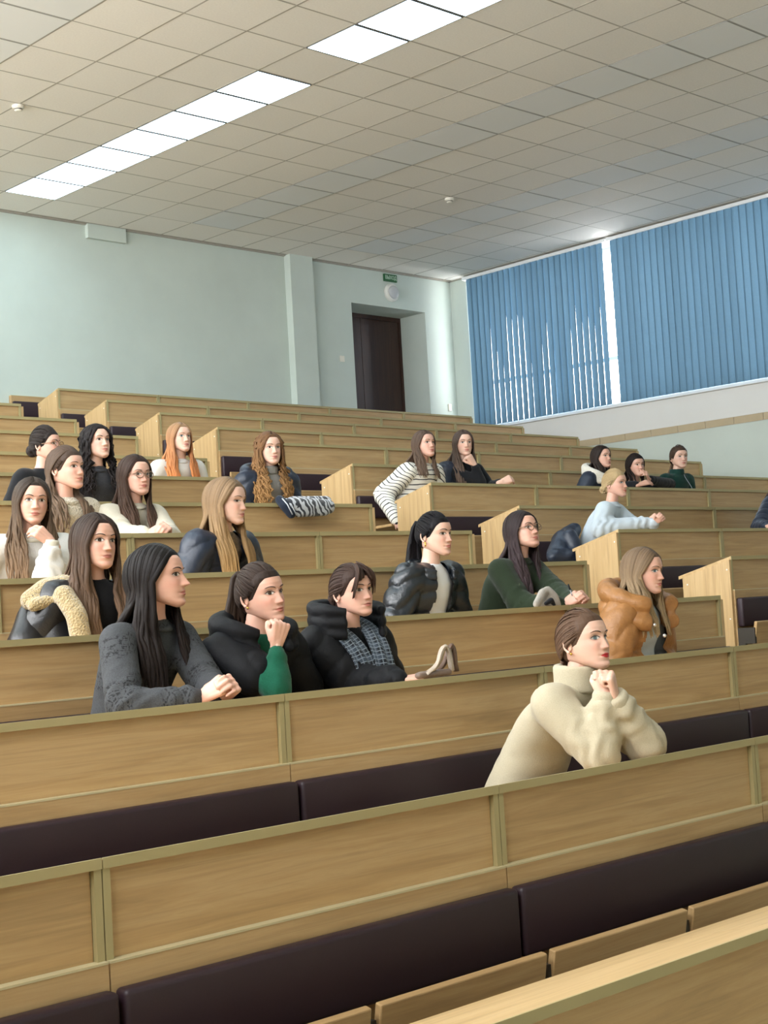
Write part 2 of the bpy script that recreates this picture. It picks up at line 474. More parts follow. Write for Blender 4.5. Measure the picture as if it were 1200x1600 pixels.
# smoke detectors
M_DET = plain('detector plastic', '#e6e2d6', 0.45)
for (x, y, lab) in ((-1.187, 1.853, 'round white smoke detector left of the bright light strip'), (4.247, 1.866, 'round white smoke detector between the unlit light strips')):
    t = empty('smoke_detector', (x, y, ZC), lab, 'smoke detector', 'smoke detectors')
    MB().lathe([(0.052, 0.0), (0.052, -0.018), (0.045, -0.026)], n=20).build('base', M_DET, t, smooth=False)
    MB().lathe([(0.034, -0.026), (0.034, -0.044), (0.022, -0.052)], n=18).build('sensor_head', M_DET, t)
    MB().lathe([(0.0352, -0.031), (0.0352, -0.039)], n=18).build('vent_ring', M_DARK, t)

# door in the niche
M_DOOR = wood_mat('dark brown door veneer', srgb('#3a2118'), srgb('#452a1f'), 'z', 0.4)
door = structure(empty('door_1', (0, YB+ND, floor_of(0))))
dh = NZT-floor_of(0)
dm = 6.07
MB().box(NX0+0.045, dm-0.003, -0.005, 0.04, 0.01, dh-0.06).build('door_leaf', M_DOOR, door, bevel=0.003)
MB().box(dm+0.003, NX1-0.045, -0.005, 0.04, 0.01, dh-0.06).build('door_leaf', M_DOOR, door, bevel=0.003)
MB().box(NX0, NX0+0.043, -0.012, 0.045, 0, dh).box(NX1-0.043, NX1, -0.012, 0.045, 0, dh).box(NX0+0.043, NX1-0.043, -0.012, 0.045, dh-0.058, dh).build('door_frame', M_DOOR, door)
M_BRASS = plain('door handle metal', '#8f8778', 0.35, 0.8)
MB().lathe([(0.022, 0), (0.022, -0.008), (0.008, -0.01), (0.008, -0.05)], (dm+0.07, -0.005, 1.0), 'y', 14).tube([(dm+0.07, -0.052, 1.0), (dm+0.19, -0.052, 1.0)], 0.009).build('door_handle', M_BRASS, door)
# exit sign with lettering
M_SIGN = plain('exit sign green', '#1f5a33', 0.4)
M_SIGNTXT = plain('exit sign lettering', '#cfe4d2', 0.5)
t = empty('exit_sign', (6.19, YB, 5.964), 'small green exit sign above the round wall lamp', 'sign')
MB().box(-0.118, 0.118, -0.03, -0.001, -0.05, 0.05).build('sign_box', M_SIGN, t, bevel=0.003)
fc = bpy.data.curves.new('lettering', 'FONT'); fc.body = '\u0412\u042b\u0425\u041e\u0414'; fc.size = 0.072; fc.extrude = 0.001
fc.align_x = 'CENTER'; fc.align_y = 'CENTER'; fc.space_character = 1.0
fo = bpy.data.objects.new('lettering', fc); COL.objects.link(fo)
bpy.context.view_layer.update()
fme = bpy.data.meshes.new_from_object(fo.evaluated_get(bpy.context.evaluated_depsgraph_get()))
bpy.data.objects.remove(fo, do_unlink=True)
fme.materials.clear(); fme.materials.append(M_SIGNTXT)
lt = link('lettering', fme, t, (0, -0.032, 0)); lt.rotation_euler = (math.pi/2, 0, 0)
_w = max(v.co.x for v in fme.vertices)-min(v.co.x for v in fme.vertices)
lt.scale = (0.205/_w, 1, 1)
# round wall lamp, light switch, socket
t = empty('wall_lamp', (6.20, YB, 5.765), 'round white wall lamp above the door niche', 'lamp')
MB().lathe([(0.125, -0.001), (0.125, -0.03), (0.11, -0.05), (0.092, -0.055)], (0, 0, 0), 'y', 28).build('rim', plain('lamp rim white', '#dcdcd6', 0.4), t, smooth=False)
MB().lathe([(0.09, -0.055), (0.085, -0.072), (0.06, -0.088), (0.02, -0.095)], (0, 0, 0), 'y', 28).build('glass_cover', plain('lamp cover opal', '#b9bcc0', 0.3), t, smooth=True)
t = empty('light_switch', (5.235, YB, 4.79), 'white light switch on the wall left of the door', 'switch')
MB().box(-0.04, 0.04, -0.012, -0.001, -0.04, 0.04).build('plate', M_DET, t, bevel=0.004)
MB().box(-0.027, 0.027, -0.017, -0.012, -0.027, 0.027).build('rocker', M_DET, t, bevel=0.002)
t = empty('wall_socket', (7.22, YB, 4.25), 'small white wall socket in the corner beside the blind', 'socket')
MB().box(-0.03, 0.03, -0.02, -0.001, -0.05, 0.05).build('plate', M_DET, t, bevel=0.004)
MB().lathe([(0.018, -0.020), (0.018, -0.024)], (0, 0, 0), 'y', 14).build('outlet', M_DET, t)

# ------------------------------------------------------------------ vertical blinds
def blind_mat():
    m = NT('blue blind fabric'); c = srgb('#567286')
    d = m.new('ShaderNodeBsdfDiffuse'); tr = m.new('ShaderNodeBsdfTranslucent'); mx = m.new('ShaderNodeMixShader')
    oi = m.new('ShaderNodeObjectInfo')
    n = m.noise(m.coords('Object', (400, 400, 40)), 1.0, 3)
    cc = m.ramp(n, [(0.3, mul_c(c, 0.92)), (0.7, mul_c(c, 1.06))])
    hsv = m.new('ShaderNodeHueSaturation')
    m.link(m.math('ADD', m.math('MULTIPLY', oi.outputs['Random'], 0.14), 0.92), hsv.inputs['Value']); m.link(cc, hsv.inputs['Color'])
    m.link(hsv.outputs[0], d.inputs[0]); m.link(hsv.outputs[0], tr.inputs[0])
    mx.inputs[0].default_value = 0.11
    m.link(d.outputs[0], mx.inputs[1]); m.link(tr.outputs[0], mx.inputs[2]); m.link(mx.outputs[0], m.out.inputs[0]); return m.m
M_BLIND = blind_mat()
def slat_mesh(a_top, a_bot, w=0.116, z0=3.885, z1=5.985, belly=0.006, bend=0.0):
    v = []; nz, nw = 12, 6; f = []
    for i in range(nz+1):
        t = i/nz; z = z1+(z0-z1)*t
        a = a_top+(a_bot-a_top)*sstep(0.05, 0.85, t)
        for j in range(nw+1):
            s = j/nw-0.5
            y = w*s; x = belly*(4*s*s-1)+bend*t*t
            v.append((x*math.cos(a)-y*math.sin(a), x*math.sin(a)+y*math.cos(a), z))
    n1 = (nz+1)*(nw+1)
    for i in range(nz):
        for j in range(nw):
            q = i*(nw+1)+j; f.append((q, q+1, q+nw+2, q+nw+1))
    mb = MB(); mb.add(v, f); return mb
rngb = random.Random(11)
def blind(y0, y1, lab, twist):
    t = empty('vertical_blind', (XW-0.09, (y0+y1)/2, 0), lab, 'blind', 'blue vertical blinds')
    MB().box(-0.025, 0.088, y0-(y0+y1)/2-0.06, y1-(y0+y1)/2+0.06, 5.985, 6.028).build('headrail', M_FRAME, t, bevel=0.004)  # its back is extended to the wall to block leaking daylight
    n = int(round((y1-y0)/0.1)); sp = (y1-y0)/n
    for i in range(n):
        y = y0+sp*(i+0.5)-(y0+y1)/2
        b = (-0.12 if twist > 0.3 else 0.10)+rngb.gauss(0, 0.025)
        frac = (i+0.5)/n
        tw = (-0.125*(1 if frac < 0.86 else -0.3)*rngb.uniform(0.3, 1.15)) if twist > 0.3 else rngb.gauss(0, 0.03)
        if twist < 0.3 and rngb.random() < 0.06: tw -= 0.34
        ob = slat_mesh(b, b+tw, z0=3.915).build('slat', M_BLIND, t, (0, y, 0), smooth=True)
blind(2.10, 4.475, 'blue vertical blind with bright slits between slats, nearest the corner', 0.62)
blind(-3.90, 1.965, 'wide closed blue vertical blind at the right edge', 0.05)
blind(-9.0, -4.05, 'blue vertical blind near the front wall', 0.05)

# ------------------------------------------------------------------ desk units
def unit_meshes():
    w = UW; U = {}
    th = 0.021
    # sloping desk top
    U['desk_top'] = MB().prism_x([(0.003, -th-0.0008), (0.003, -0.0008), (0.412, -0.1072), (0.412, -0.1072-th)], 0.0015, w-0.0015).mesh('desk_top', M_OAKT)
    U['edge_band'] = MB().box(0.0015, w-0.0015, -0.001, 0.003, -th-0.002, 0.0).mesh('edge_band', M_EDGE)
    U['front_panel'] = MB().box(0.022, w-0.022, 0.017, 0.033, -0.214, -0.024).mesh('front_panel', M_OAK)
    U['upright'] = MB().box(0.0, 0.0185, 0.003, 0.033, -0.214, -0.0225).mesh('upright', M_EDGE)
    U['ledge'] = MB().box(0.002, w-0.002, -0.011, 0.033, -0.219, -0.214).mesh('ledge', M_EDGEL)
    U['back_panel'] = MB().box(0.002, w-0.002, -0.010, 0.012, -0.62, -0.219).mesh('back_panel', M_OAK)
    U['cushion'] = MB().box(0.006, w-0.006, -0.058, -0.0102, -0.452, -0.268).mesh('cushion', M_VINYL, smooth=True, bevel=0.013, seg=3)
    # flip-up seat, raised against the backrest
    U['seat_up'] = MB().prism_x([(-0.150, -0.425), (-0.128, -0.420), (-0.075, -0.700), (-0.097, -0.704)], 0.0, 0.595).mesh('seat', M_OAK, bevel=0.004)
    U['seat_down'] = MB().prism_x([(-0.40, -0.545), (-0.40, -0.523), (-0.06, -0.535), (-0.06, -0.557)], 0.0, 0.595).mesh('seat', M_OAK, bevel=0.004)
    U['bracket'] = MB().box(-0.010, 0.010, -0.132, -0.010, -0.56, -0.46).box(-0.012, 0.012, -0.06, -0.0105, -0.985, -0.56).mesh('bracket', M_DARK)
    U['support'] = MB().prism_x([(0.0335, -0.75), (0.0335, -0.031), (0.36, -0.116), (0.36, -0.75)], 0.0, 0.018).mesh('support', M_OAKZ)
    U['end_panel'] = MB().prism_x([(0.002, -0.75), (0.002, -0.0225), (0.366, -0.117), (0.366, -0.75)], 0.0, 0.020).mesh('end_panel', M_OAKZ)
    U['screw_cap'] = MB().lathe([(0.0055, 0.0), (0.0055, -0.002), (0.003, -0.003)], (0, 0, 0), 'x', 10).mesh('screw_cap', M_SCREW)
    return U
U = unit_meshes()
OCC = set()          # (row, x) of seats that are folded down; filled from the people table
ROWN = ['front', 'second', 'third', 'fourth', 'fifth', 'sixth', 'seventh', 'eighth', 'ninth', 'tenth', 'eleventh', 'twelfth', 'thirteenth', 'rearmost']
def desk_unit(k, side, m):
    x0 = XR0+m*UW if side == 'right' else XL0-(m+1)*UW
    y, z = YROW[k], ZROW[k]
    pts = [(x0+i*UW/3, y, z-h) for i in range(4) for h in (0, 0.45)]
    if not any(in_view(p, 280) for p in pts): return
    pos = ['next to the aisle', 'second from the aisle', 'third from the aisle', 'fourth from the aisle', 'fifth from the aisle', 'sixth from the aisle'][m]
    t = empty('desk_unit', (x0, y, z), 'oak desk unit, %s row, %s block, %s' % (ROWN[13-k], side, pos), 'desk', 'desk units of the lecture rows')
    for n in ('desk_top', 'edge_band', 'front_panel', 'ledge', 'back_panel', 'cushion'):
        if k == 13 and n == 'cushion': continue
        link(n, U[n], t)
    link('upright', U['upright'], t, (0.0015, 0, 0)); link('upright', U['upright'], t, (UW-0.02, 0, 0))
    aisle_left = side == 'right' and m == 0; aisle_right = side == 'left' and m == 0
    if aisle_left:
        e = link('end_panel', U['end_panel'], t, (-0.021, 0, 0))
        link('screw_cap', U['screw_cap'], e, (0, 0.022, -0.085)); link('screw_cap', U['screw_cap'], e, (0, 0.33, -0.165)); link('screw_cap', U['screw_cap'], e, (0, 0.022, -0.40))
    else: link('support', U['support'], t, (0.001, 0, 0))
    if aisle_right: link('end_panel', U['end_panel'], t, (UW+0.001, 0, 0))
    elif side == 'right' and m == 4: link('end_panel', U['end_panel'], t, (UW+0.001, 0, 0))
    if k < 13:
        for i in range(2):
            sx = x0+0.014+i*0.6242
            down = any(kk == k+1 and abs(px-(sx+0.3)) < 0.36 for kk, px in OCC)
            link('seat', U['seat_down' if down else 'seat_up'], t, (0.014+i*0.6242, 0, 0))
        link('bracket', U['bracket'], t, (0.0125, 0, 0)); link('bracket', U['bracket'], t, (UW/2, 0, 0))
def build_desks():
    for k in range(14):
        for m in range(5): desk_unit(k, 'right', m)
        for m in range(6): desk_unit(k, 'left', m)
    # bench backs along the rear wall for the last row
    for side, x0, n in (('right', XR0, 5), ('left', XL0-2*UW, 2)):
        for m in range(n):
            lab = 'wall-mounted bench back with maroon cushion, %s block, %s from %s' % (side, ORD[m], 'the aisle' if side == 'right' else 'its left end')
            t = empty('bench_back', (x0+m*UW, YB, 4.02), lab, 'bench back', 'bench backs along the rear wall')
            MB().box(0.001, UW-0.001, -0.05, -0.002, -0.62, 0.0).build('back_panel', M_OAK, t)
            MB().box(0.0, UW, -0.052, -0.0021, 0.0001, 0.006).build('edge_band', M_EDGEL, t)
            link('cushion', U['cushion'], t, (0, -0.041, 0.205))
# ------------------------------------------------------------------ people: heads, hands, hair, clothes
def skin_mat(name, hexc, lips, lipk=0.85):
    m = NT(name); c = srgb(hexc)
    n = m.noise(m.coords('Object'), 22, 4, 0.6)
    base = m.ramp(n, [(0.3, mul_c(c, 0.94)), (0.7, mul_c(c, 1.04))])
    base = m.mix(m.math('MULTIPLY', m.attr('blush'), 0.42), base, srgb('#c97b6a'))
    m.col(m.mix(m.math('MULTIPLY', m.attr('lip'), lipk), base, srgb(lips)))
    m.set(Roughness=0.48); m.b.inputs['Subsurface Weight'].default_value = 0.10
    m.b.inputs['Subsurface Radius'].default_value = (0.012, 0.005, 0.003)
    m.b.inputs['Subsurface Scale'].default_value = 0.6
    return m.m
SKINS = {
    'fair': skin_mat('fair skin', '#d9b09c', '#ad625b'),
    'rosy': skin_mat('rosy skin', '#d6a793', '#a5584f'),
    'warm': skin_mat('warm skin', '#d0a28d', '#9e564b'),
    'red': skin_mat('fair skin with red lipstick', '#d9b09c', '#b0202a', 1.0),
}
def hair_mat(name, root, tip, rough=0.5):
    if name in MATS: return MATS[name]
    m = NT(name); t = m.attr('tip'); r = m.attr('lock'); ar = m.attr('around')
    c = m.mix(t, srgb(root), srgb(tip))
    cmb = m.new('ShaderNodeCombineXYZ')
    m.link(m.math('MULTIPLY', ar, 5.0), cmb.inputs[0]); m.link(m.math('MULTIPLY', t, 1.6), cmb.inputs[1]); m.link(m.math('MULTIPLY', r, 57.0), cmb.inputs[2])
    n = m.noise(cmb.outputs[0], 2.2, 4, 0.7)
    hsv = m.new('ShaderNodeHueSaturation')
    val = m.math('ADD', m.math('MULTIPLY', r, 0.35), m.math('ADD', m.math('MULTIPLY', n, 1.0), 0.25))
    m.link(val, hsv.inputs['Value']); m.link(c, hsv.inputs['Color']); m.col(hsv.outputs[0])
    m.set(Roughness=rough); m.b.inputs['Specular IOR Level'].default_value = 0.18
    m.bump(n, 0.5, 0.004)
    return m.m
M_EYE = plain('eye white', '#e4dcd6', 0.25)
M_IRIS = plain('dark iris', '#3a2a20', 0.15)
M_IRISB = plain('grey iris', '#5b6a70', 0.15)
M_LASH = plain('dark lashes', '#241a16', 0.6)
M_GOLD = plain('gold earring', '#d9b45c', 0.25, 1.0)
M_SPEC = plain('thin spectacle rim', '#8a6f5c', 0.3, 0.7)
def lens_mat():
    m = NT('spectacle lens'); tr = m.new('ShaderNodeBsdfTransparent'); gl = m.new('ShaderNodeBsdfGlossy'); gl.inputs['Roughness'].default_value = 0.03
    mx = m.new('ShaderNodeMixShader'); mx.inputs[0].default_value = 0.10
    m.link(tr.outputs[0], mx.inputs[1]); m.link(gl.outputs[0], mx.inputs[2]); m.link(mx.outputs[0], m.out.inputs[0]); return m.m
M_LENS = lens_mat()
M_NAIL = plain('red nail polish', '#b8374f', 0.25)

_Z = np.array([-0.114, -0.110, -0.103, -0.095, -0.085, -0.075, -0.065, -0.055, -0.04, -0.02, 0.0, 0.02, 0.04, 0.06, 0.08, 0.095, 0.106, 0.113, 0.116])
_YF = np.array([0.066, 0.081, 0.0885, 0.0895, 0.086, 0.0885, 0.0895, 0.0915, 0.0905, 0.0895, 0.0890, 0.0945, 0.0945, 0.0885, 0.074, 0.056, 0.035, 0.015, 0.0])
_YB = np.array([0.056, 0.047, 0.032, 0.014, -0.008, -0.036, -0.062, -0.080, -0.090, -0.098, -0.103, -0.105, -0.103, -0.097, -0.083, -0.064, -0.042, -0.020, -0.005])
_W = np.array([0.010, 0.019, 0.0285, 0.037, 0.0455, 0.0525, 0.0575, 0.0615, 0.0655, 0.0695, 0.0715, 0.0725, 0.0725, 0.069, 0.0595, 0.0475, 0.033, 0.017, 0.004])
class Face:
    def __init__(s, jaw=1.0, nose=1.0, width=1.0, lips=1.0):
        s.jaw, s.nose, s.width, s.lips = jaw, nose, width, lips
    def prof(s, z):
        w = np.interp(z, _Z, _W)*s.width
        w = w*(1+(s.jaw-1)*sstep(-0.03, -0.09, z))
        return w, np.interp(z, _Z, _YF), np.interp(z, _Z, _YB)
    def feats(s, x, z):
        ax = np.abs(x)
        g = lambda u, sg: np.exp(-(u/sg)**2)
        # nose bridge to tip
        tz = np.clip((0.012-z)/0.050, 0, 1)
        h = np.where(z > 0.012, 0.0, 0.0035+0.0190*tz**1.25)*sstep(-0.0465, -0.039, z)*sstep(0.020, 0.008, z)
        sg = 0.0068+0.0052*tz
        d = h*s.nose*g(ax, sg)
        d += 0.0075*s.nose*g(ax-0.0125, 0.0062)*g(z+0.0365, 0.0075)
        d -= 0.010*g(ax-0.030, 0.0155)*g(z-0.002, 0.0115)          # eye socket
        d += 0.0035*g(ax-0.030, 0.018)*g(z-0.0225, 0.007)          # brow
        d += 0.0045*g(ax-0.042, 0.017)*g(z+0.030, 0.018)           # cheek
        d += s.lips*0.0050*g(ax, 0.0175)*g(z+0.0605, 0.0042)       # lips
        d += s.lips*0.0062*g(ax, 0.0155)*g(z+0.0705, 0.0050)
        d -= 0.0030*g(ax, 0.020)*g(z+0.0652, 0.0016)
        d -= 0.0015*g(ax, 0.004)*g(z+0.052, 0.005)
        d -= 0.0025*g(ax-0.024, 0.006)*g(z+0.0652, 0.005)
        d += 0.0025*g(ax, 0.016)*g(z+0.098, 0.009)
        return d
    def y(s, x, z):
        x = np.asarray(x, float); z = np.asarray(z, float)
        w, yf, yb = s.prof(z); ym = np.maximum(-0.012, (yf+yb)/2)
        n = 2.25; k = np.clip(np.abs(x)/w, 0, 1)**(n/2)
        return ym+(yf-ym)*np.sqrt(1-k*k)**(2/n)+s.feats(x, z)
    def grid(s, nz=76, na=80):
        t = np.linspace(0, 1, nz)
        z = -0.114+0.230*(t+0.045*np.sin(2*math.pi*t)*0)
        u = np.linspace(-1, 1, na, endpoint=False)
        a = math.pi*(u*0.62+0.38*u*np.abs(u))           # denser around the front (a = 0)
        Z, A = np.meshgrid(z, a, indexing='ij')
        w, yf, yb = s.prof(Z); ym = np.maximum(-0.012, (yf+yb)/2)
        n = 2.25; c, sn = np.cos(A), np.sin(A)
        X = w*np.sign(sn)*np.abs(sn)**(2/n)
        Y = np.where(c > 0, ym+(yf-ym)*np.abs(c)**(2/n), ym-(ym-yb)*np.abs(c)**(2/n))
        Y = Y+s.feats(X, Z)*sstep(0.15, 0.5, c)
        V = np.stack([X, Y, Z], -1).reshape(-1, 3)
        F = []
        for i in range(nz-1):
            for j in range(na): F.append((i*na+j, i*na+(j+1) % na, (i+1)*na+(j+1) % na, (i+1)*na+j))
        F.append(tuple(range(na-1, -1, -1))); F.append(tuple((nz-1)*na+j for j in range(na)))
        return V, F, nz, na

def lip_attr(C):
    ax = np.abs(C[:, 0]); z = C[:, 2]
    up = -0.0652+(0.0090-0.0016*np.exp(-(ax/0.004)**2))*np.clip(1-(ax/0.0235)**1.6, 0, 1)
    lo = -0.0652-0.0100*np.clip(1-(ax/0.0225)**2, 0, 1)
    return sstep(-0.0012, 0.0012, up-z)*sstep(-0.0012, 0.0012, z-lo)*(ax < 0.0240)*(C[:, 1] > 0.05)
def blush_attr(C):
    ax = np.abs(C[:, 0]); z = C[:, 2]; g = lambda u, q: np.exp(-(u/q)**2)
    return np.clip(0.9*g(ax-0.040, 0.020)*g(z+0.030, 0.017)+0.7*g(ax, 0.014)*g(z+0.034, 0.011)+0.35*g(ax, 0.02)*g(z+0.10, 0.012), 0, 1)*(C[:, 1] > 0.03)

def scalp(y, z, hl=0.0):
    """signed height above the hairline, local head space"""
    line = np.interp(y, [-0.12, -0.06, -0.035, 0.02, 0.045, 0.062, 0.075, 0.12], [-0.085, -0.080, -0.03, -0.012, 0.018, 0.042, 0.056+hl, 0.062+hl])
    return z-line

def frame(yaw, pitch=0.0, roll=0.0):
    """rotation with columns right, forward, up; yaw 0 faces the front of the hall (-y), positive turns to +x"""
    p, t, r = math.radians(yaw), math.radians(pitch), math.radians(roll)
    Fw = np.array([math.sin(p)*math.cos(t), -math.cos(p)*math.cos(t), math.sin(t)])
    Rt = np.array([-math.cos(p), -math.sin(p), 0.0]); Up = np.cross(Rt, Fw)
    R2 = Rt*math.cos(r)+Up*math.sin(r); U2 = Up*math.cos(r)-Rt*math.sin(r)
    return np.stack([R2, Fw, U2], 1)

def hand_parts(W, fd, nd, side, curl, size=1.0, spread=1.0, thumb=(35, 25)):
    """closed shapes of one hand: wrist W, finger direction fd, back-of-hand normal nd; side +1 right, -1 left"""
    fd = np.asarray(fd, float); fd /= np.linalg.norm(fd)
    nd = np.asarray(nd, float); nd = nd-fd*(nd@fd); nd /= np.linalg.norm(nd)
    rad = np.cross(fd, nd)*(-side)                      # towards the thumb
    k = size; M = np.stack([fd, rad, nd], 1)
    def w(p): return np.asarray(W)+M@(np.asarray(p, float)*k)
    parts = []
    for y0, y1, r in ((0.022, 0.028, 0.0125), (0.008, 0.010, 0.0135), (-0.007, -0.009, 0.0135), (-0.02, -0.027, 0.0120)):
        parts.append(capsule_vf(w((0.004, y0*0.7, 0)), w((0.078, y1, 0.002)), r*1.08*k, r*k, 10))
    parts.append(capsule_vf(w((0.02, 0.024, -0.006)), w((0.045, 0.030, -0.008)), 0.015*k, 0.011*k, 10))
    parts.append(capsule_vf(w((-0.03, 0, 0)), w((0.01, 0, 0)), 0.024*k, 0.024*k, 12, (nd, 0.75)))
    tips = []
    for i, (y, L, r) in enumerate(((0.0285, 0.070, 0.0088), (0.0098, 0.078, 0.0092), (-0.0090, 0.073, 0.0088), (-0.0268, 0.057, 0.0076))):
        c = curl[i] if isinstance(curl[0], (tuple, list)) else curl
        p = np.array([0.080-0.004*abs(i-1.3), y, 0.0]); a = 0.0; yaw = math.radians((1.2-i)*4*spread)
        for seg, (f, ang) in enumerate(zip((0.45, 0.31, 0.24), c)):
            a += math.radians(ang)
            q = p+L*f*np.array([math.cos(a)*math.cos(yaw), math.cos(a)*math.sin(yaw), -math.sin(a)])
            parts.append(capsule_vf(w(p), w(q), r*(1-0.08*seg)*k, r*(0.93-0.08*seg)*k, 8)); p = q
        tips.append(w(p))
    if thumb == 'wrap':
        p = np.array([0.028, 0.030, -0.010])
        for L, r, dv in ((0.034, 0.0115, (0.80, 0.30, -0.52)), (0.028, 0.0100, (0.62, -0.25, -0.74)), (0.022, 0.0090, (0.25, -0.85, -0.46))):
            q = p+L*np.array(dv); parts.append(capsule_vf(w(p), w(q), r*k, r*0.92*k, 8)); p = q
        return parts, tips+[w(p)]
    p = np.array([0.030, 0.030, -0.010]); a0, b0 = math.radians(thumb[0]), math.radians(thumb[1])
    for seg, (L, r) in enumerate(((0.036, 0.0115), (0.028, 0.0098), (0.022, 0.0088))):
        aa = a0-seg*math.radians(thumb[1])*0.8
        q = p+L*np.array([math.cos(aa), math.sin(aa)*0.9, -0.35*math.cos(b0)-0.12*seg])
        parts.append(capsule_vf(w(p), w(q), r*k, r*0.92*k, 8)); p = q
    tips.append(w(p))
    return parts, tips

CURLS = {'fist': (72, 92, 55), 'clasp': (52, 62, 30), 'relaxed': (18, 24, 14), 'flat': (6, 8, 5), 'soft': (34, 42, 22), 'knuckle': (84, 80, 40)}

def ik(Sh, Wr, L1, L2, hint):
    v = Wr-Sh; d = np.linalg.norm(v)
    if d > (L1+L2)*0.985:
        k = d/((L1+L2)*0.985); L1 *= k; L2 *= k
    u = v/d; a = (L1*L1-L2*L2+d*d)/(2*d); h = math.sqrt(max(1e-6, L1*L1-a*a))
    n = hint-u*(hint@u); n /= np.linalg.norm(n)+1e-9
    return Sh+u*a+n*h

class Body:
    """joint positions of one seated figure, in the hall's coordinates"""
    def __init__(s, sp):
        k = sp['row']; s.k = k; s.sp = sp
        x, top, chin = sp['head']; Y = YROW[k]+sp.get('dy', 0.45)
        P = at(x, (top+chin)/2, Y); s.hs = (chin-top)/ppm(P)/0.240*sp.get('hk', 1.0)
        s.Rm = frame(sp.get('yaw', 0), sp.get('pitch', 0), sp.get('roll', 0))
        s.Hc = P-np.array([0, 0, 0.006])*s.hs
        s.B = frame(sp.get('byaw', sp.get('yaw', 0)*0.4)); s.R, s.F = s.B[:, 0], s.B[:, 1]
        sc = max(0.86, min(1.0, s.hs*1.02)); s.sc = sc
        s.N = s.Hc-s.F*0.042*sc+np.array([0, 0, -0.150*sc])+s.R*sp.get('nside', 0.0)
        s.Sc = s.N-s.F*0.012+np.array([0, 0, -0.045*sc])
        s.P = np.array([s.Sc[0], YROW[k]+sp.get('py', 0.60), floor_of(k)+0.585])+s.R*sp.get('pside', 0)
        s.th = sp.get('th', 0.008)
        s.arms = {}
        for side, nm in ((1, 'R'), (-1, 'L')):
            a = dict(sp.get(nm, {}))
            Sh = s.Sc+s.R*side*0.156*sc*sp.get('shw', 1.0)+np.array([0, 0, -0.018*sc+side*sp.get('tilt', 0)])
            if 'w' in a:
                px, py, yo = a['w']; Wr = at(px, py, YROW[k]+yo)
            elif 'off' in a: Wr = s.Hc+s.B@np.array(a['off'])
            else:
                Wr = s.P+s.F*0.19+s.R*side*0.05; Wr[1] = max(Wr[1], YROW[k]+0.47)
                Wr[2] = floor_of(k)+0.665
            L1, L2 = 0.275*sc, 0.245*sc
            hint = a.get('hint', (0.5, -0.25, -0.8)); hint = s.B@(np.array(hint)*np.array([side, 1, 1]))
            El = at(a['e'][0], a['e'][1], YROW[k]+a['e'][2]) if 'e' in a else ik(Sh, Wr, L1, L2, hint)
            if El[1] < YROW[k]+0.42: El[2] = max(El[2], desk_z(k, El[1])+0.040+s.th)
            s.arms[nm] = (Sh, El, Wr, side, a)
    def bf(s, V): return (np.asarray(V)-s.N)@s.B
    def rings(s, th):
        sc = s.sc; spx = s.sp
        prof = [(-0.20, 0.12, 0.095, 0), (-0.13, 0.160, 0.120, 0), (0.02, 0.170, 0.122, 0), (0.20, 0.152, 0.108, 0), (0.42, 0.140, 0.103, 0.006), (0.60, 0.150, 0.112, 0.018), (0.75, 0.158, 0.108, 0.014), (0.86, 0.150, 0.088, 0.004), (0.93, 0.118, 0.070, 0), (0.985, 0.074, 0.058, 0), (1.02, 0.055, 0.052, 0)]
        T = s.N-s.P; V = []; n = 28; a = np.arange(n)*2*math.pi/n
        bw = spx.get('bw', 1.0)
        for t, w, d, o in prof:
            tt = th*(1.0 if t < 0.92 else max(0.25, 1-(t-0.92)*9))
            c = s.P+T*t+s.F*(o*sc-0.035*math.sin(math.pi*min(1, max(0, t)))*spx.get('hunch', 1.0))
            V.append(c+np.outer(np.cos(a)*(w*sc*bw+tt), s.R)+np.outer(np.sin(a)*(d*sc*bw+tt), s.F))
        V = np.concatenate(V); m = len(prof); Fc = []
        for i in range(m-1):
            for j in range(n): Fc.append((i*n+j, i*n+(j+1) % n, (i+1)*n+(j+1) % n, (i+1)*n+j))
        Fc.append(tuple(range(n-1, -1, -1))); Fc.append(tuple((m-1)*n+j for j in range(n)))
        return V, Fc
    def arm_shapes(s, th, cut=0.0, ease=0.0, which='RL'):
        out = []; sc = s.sc
        for nm, (Sh, El, Wr, side, a) in s.arms.items():
            if nm not in which: continue
            Wc = Wr+(El-Wr)/np.linalg.norm(El-Wr)*cut
            out.append(capsule_vf(Sh-s.R*side*0.03, Sh, 0.056*sc+th, 0.054*sc+th, 14))
            out.append(capsule_vf(Sh, El, 0.050*sc+th+ease*0.4, 0.040*sc+th+ease, 14))
            out.append(capsule_vf(El, Wc, 0.040*sc+th+ease, 0.0275*sc+th*0.8+ease*0.3, 14))
        return out
    def legs(s, th):
        out = []
        for side in (1, -1):
            hip = s.P+s.R*side*0.085+np.array([0, 0, -0.015]); kn = hip+s.F*0.40+np.array([0, 0, -0.02]); kn[1] = max(kn[1], YROW[s.k]+0.14)
            an = np.array([kn[0], kn[1]+0.05, floor_of(s.k)+0.07])
            out += [capsule_vf(hip, kn, 0.076+th, 0.054+th, 12), capsule_vf(kn, an, 0.052+th, 0.036+th, 12)]
        return out
    def shoes(s):
        out = []
        for side in (1, -1):
            hip = s.P+s.R*side*0.085; kn = hip+s.F*0.40; kn[1] = max(kn[1], YROW[s.k]+0.14)
            out.append(capsule_vf((kn[0], kn[1]+0.06, floor_of(s.k)+0.042), (kn[0], max(kn[1]-0.08, YROW[s.k]+0.07), floor_of(s.k)+0.034), 0.040, 0.032, 12))
        return out
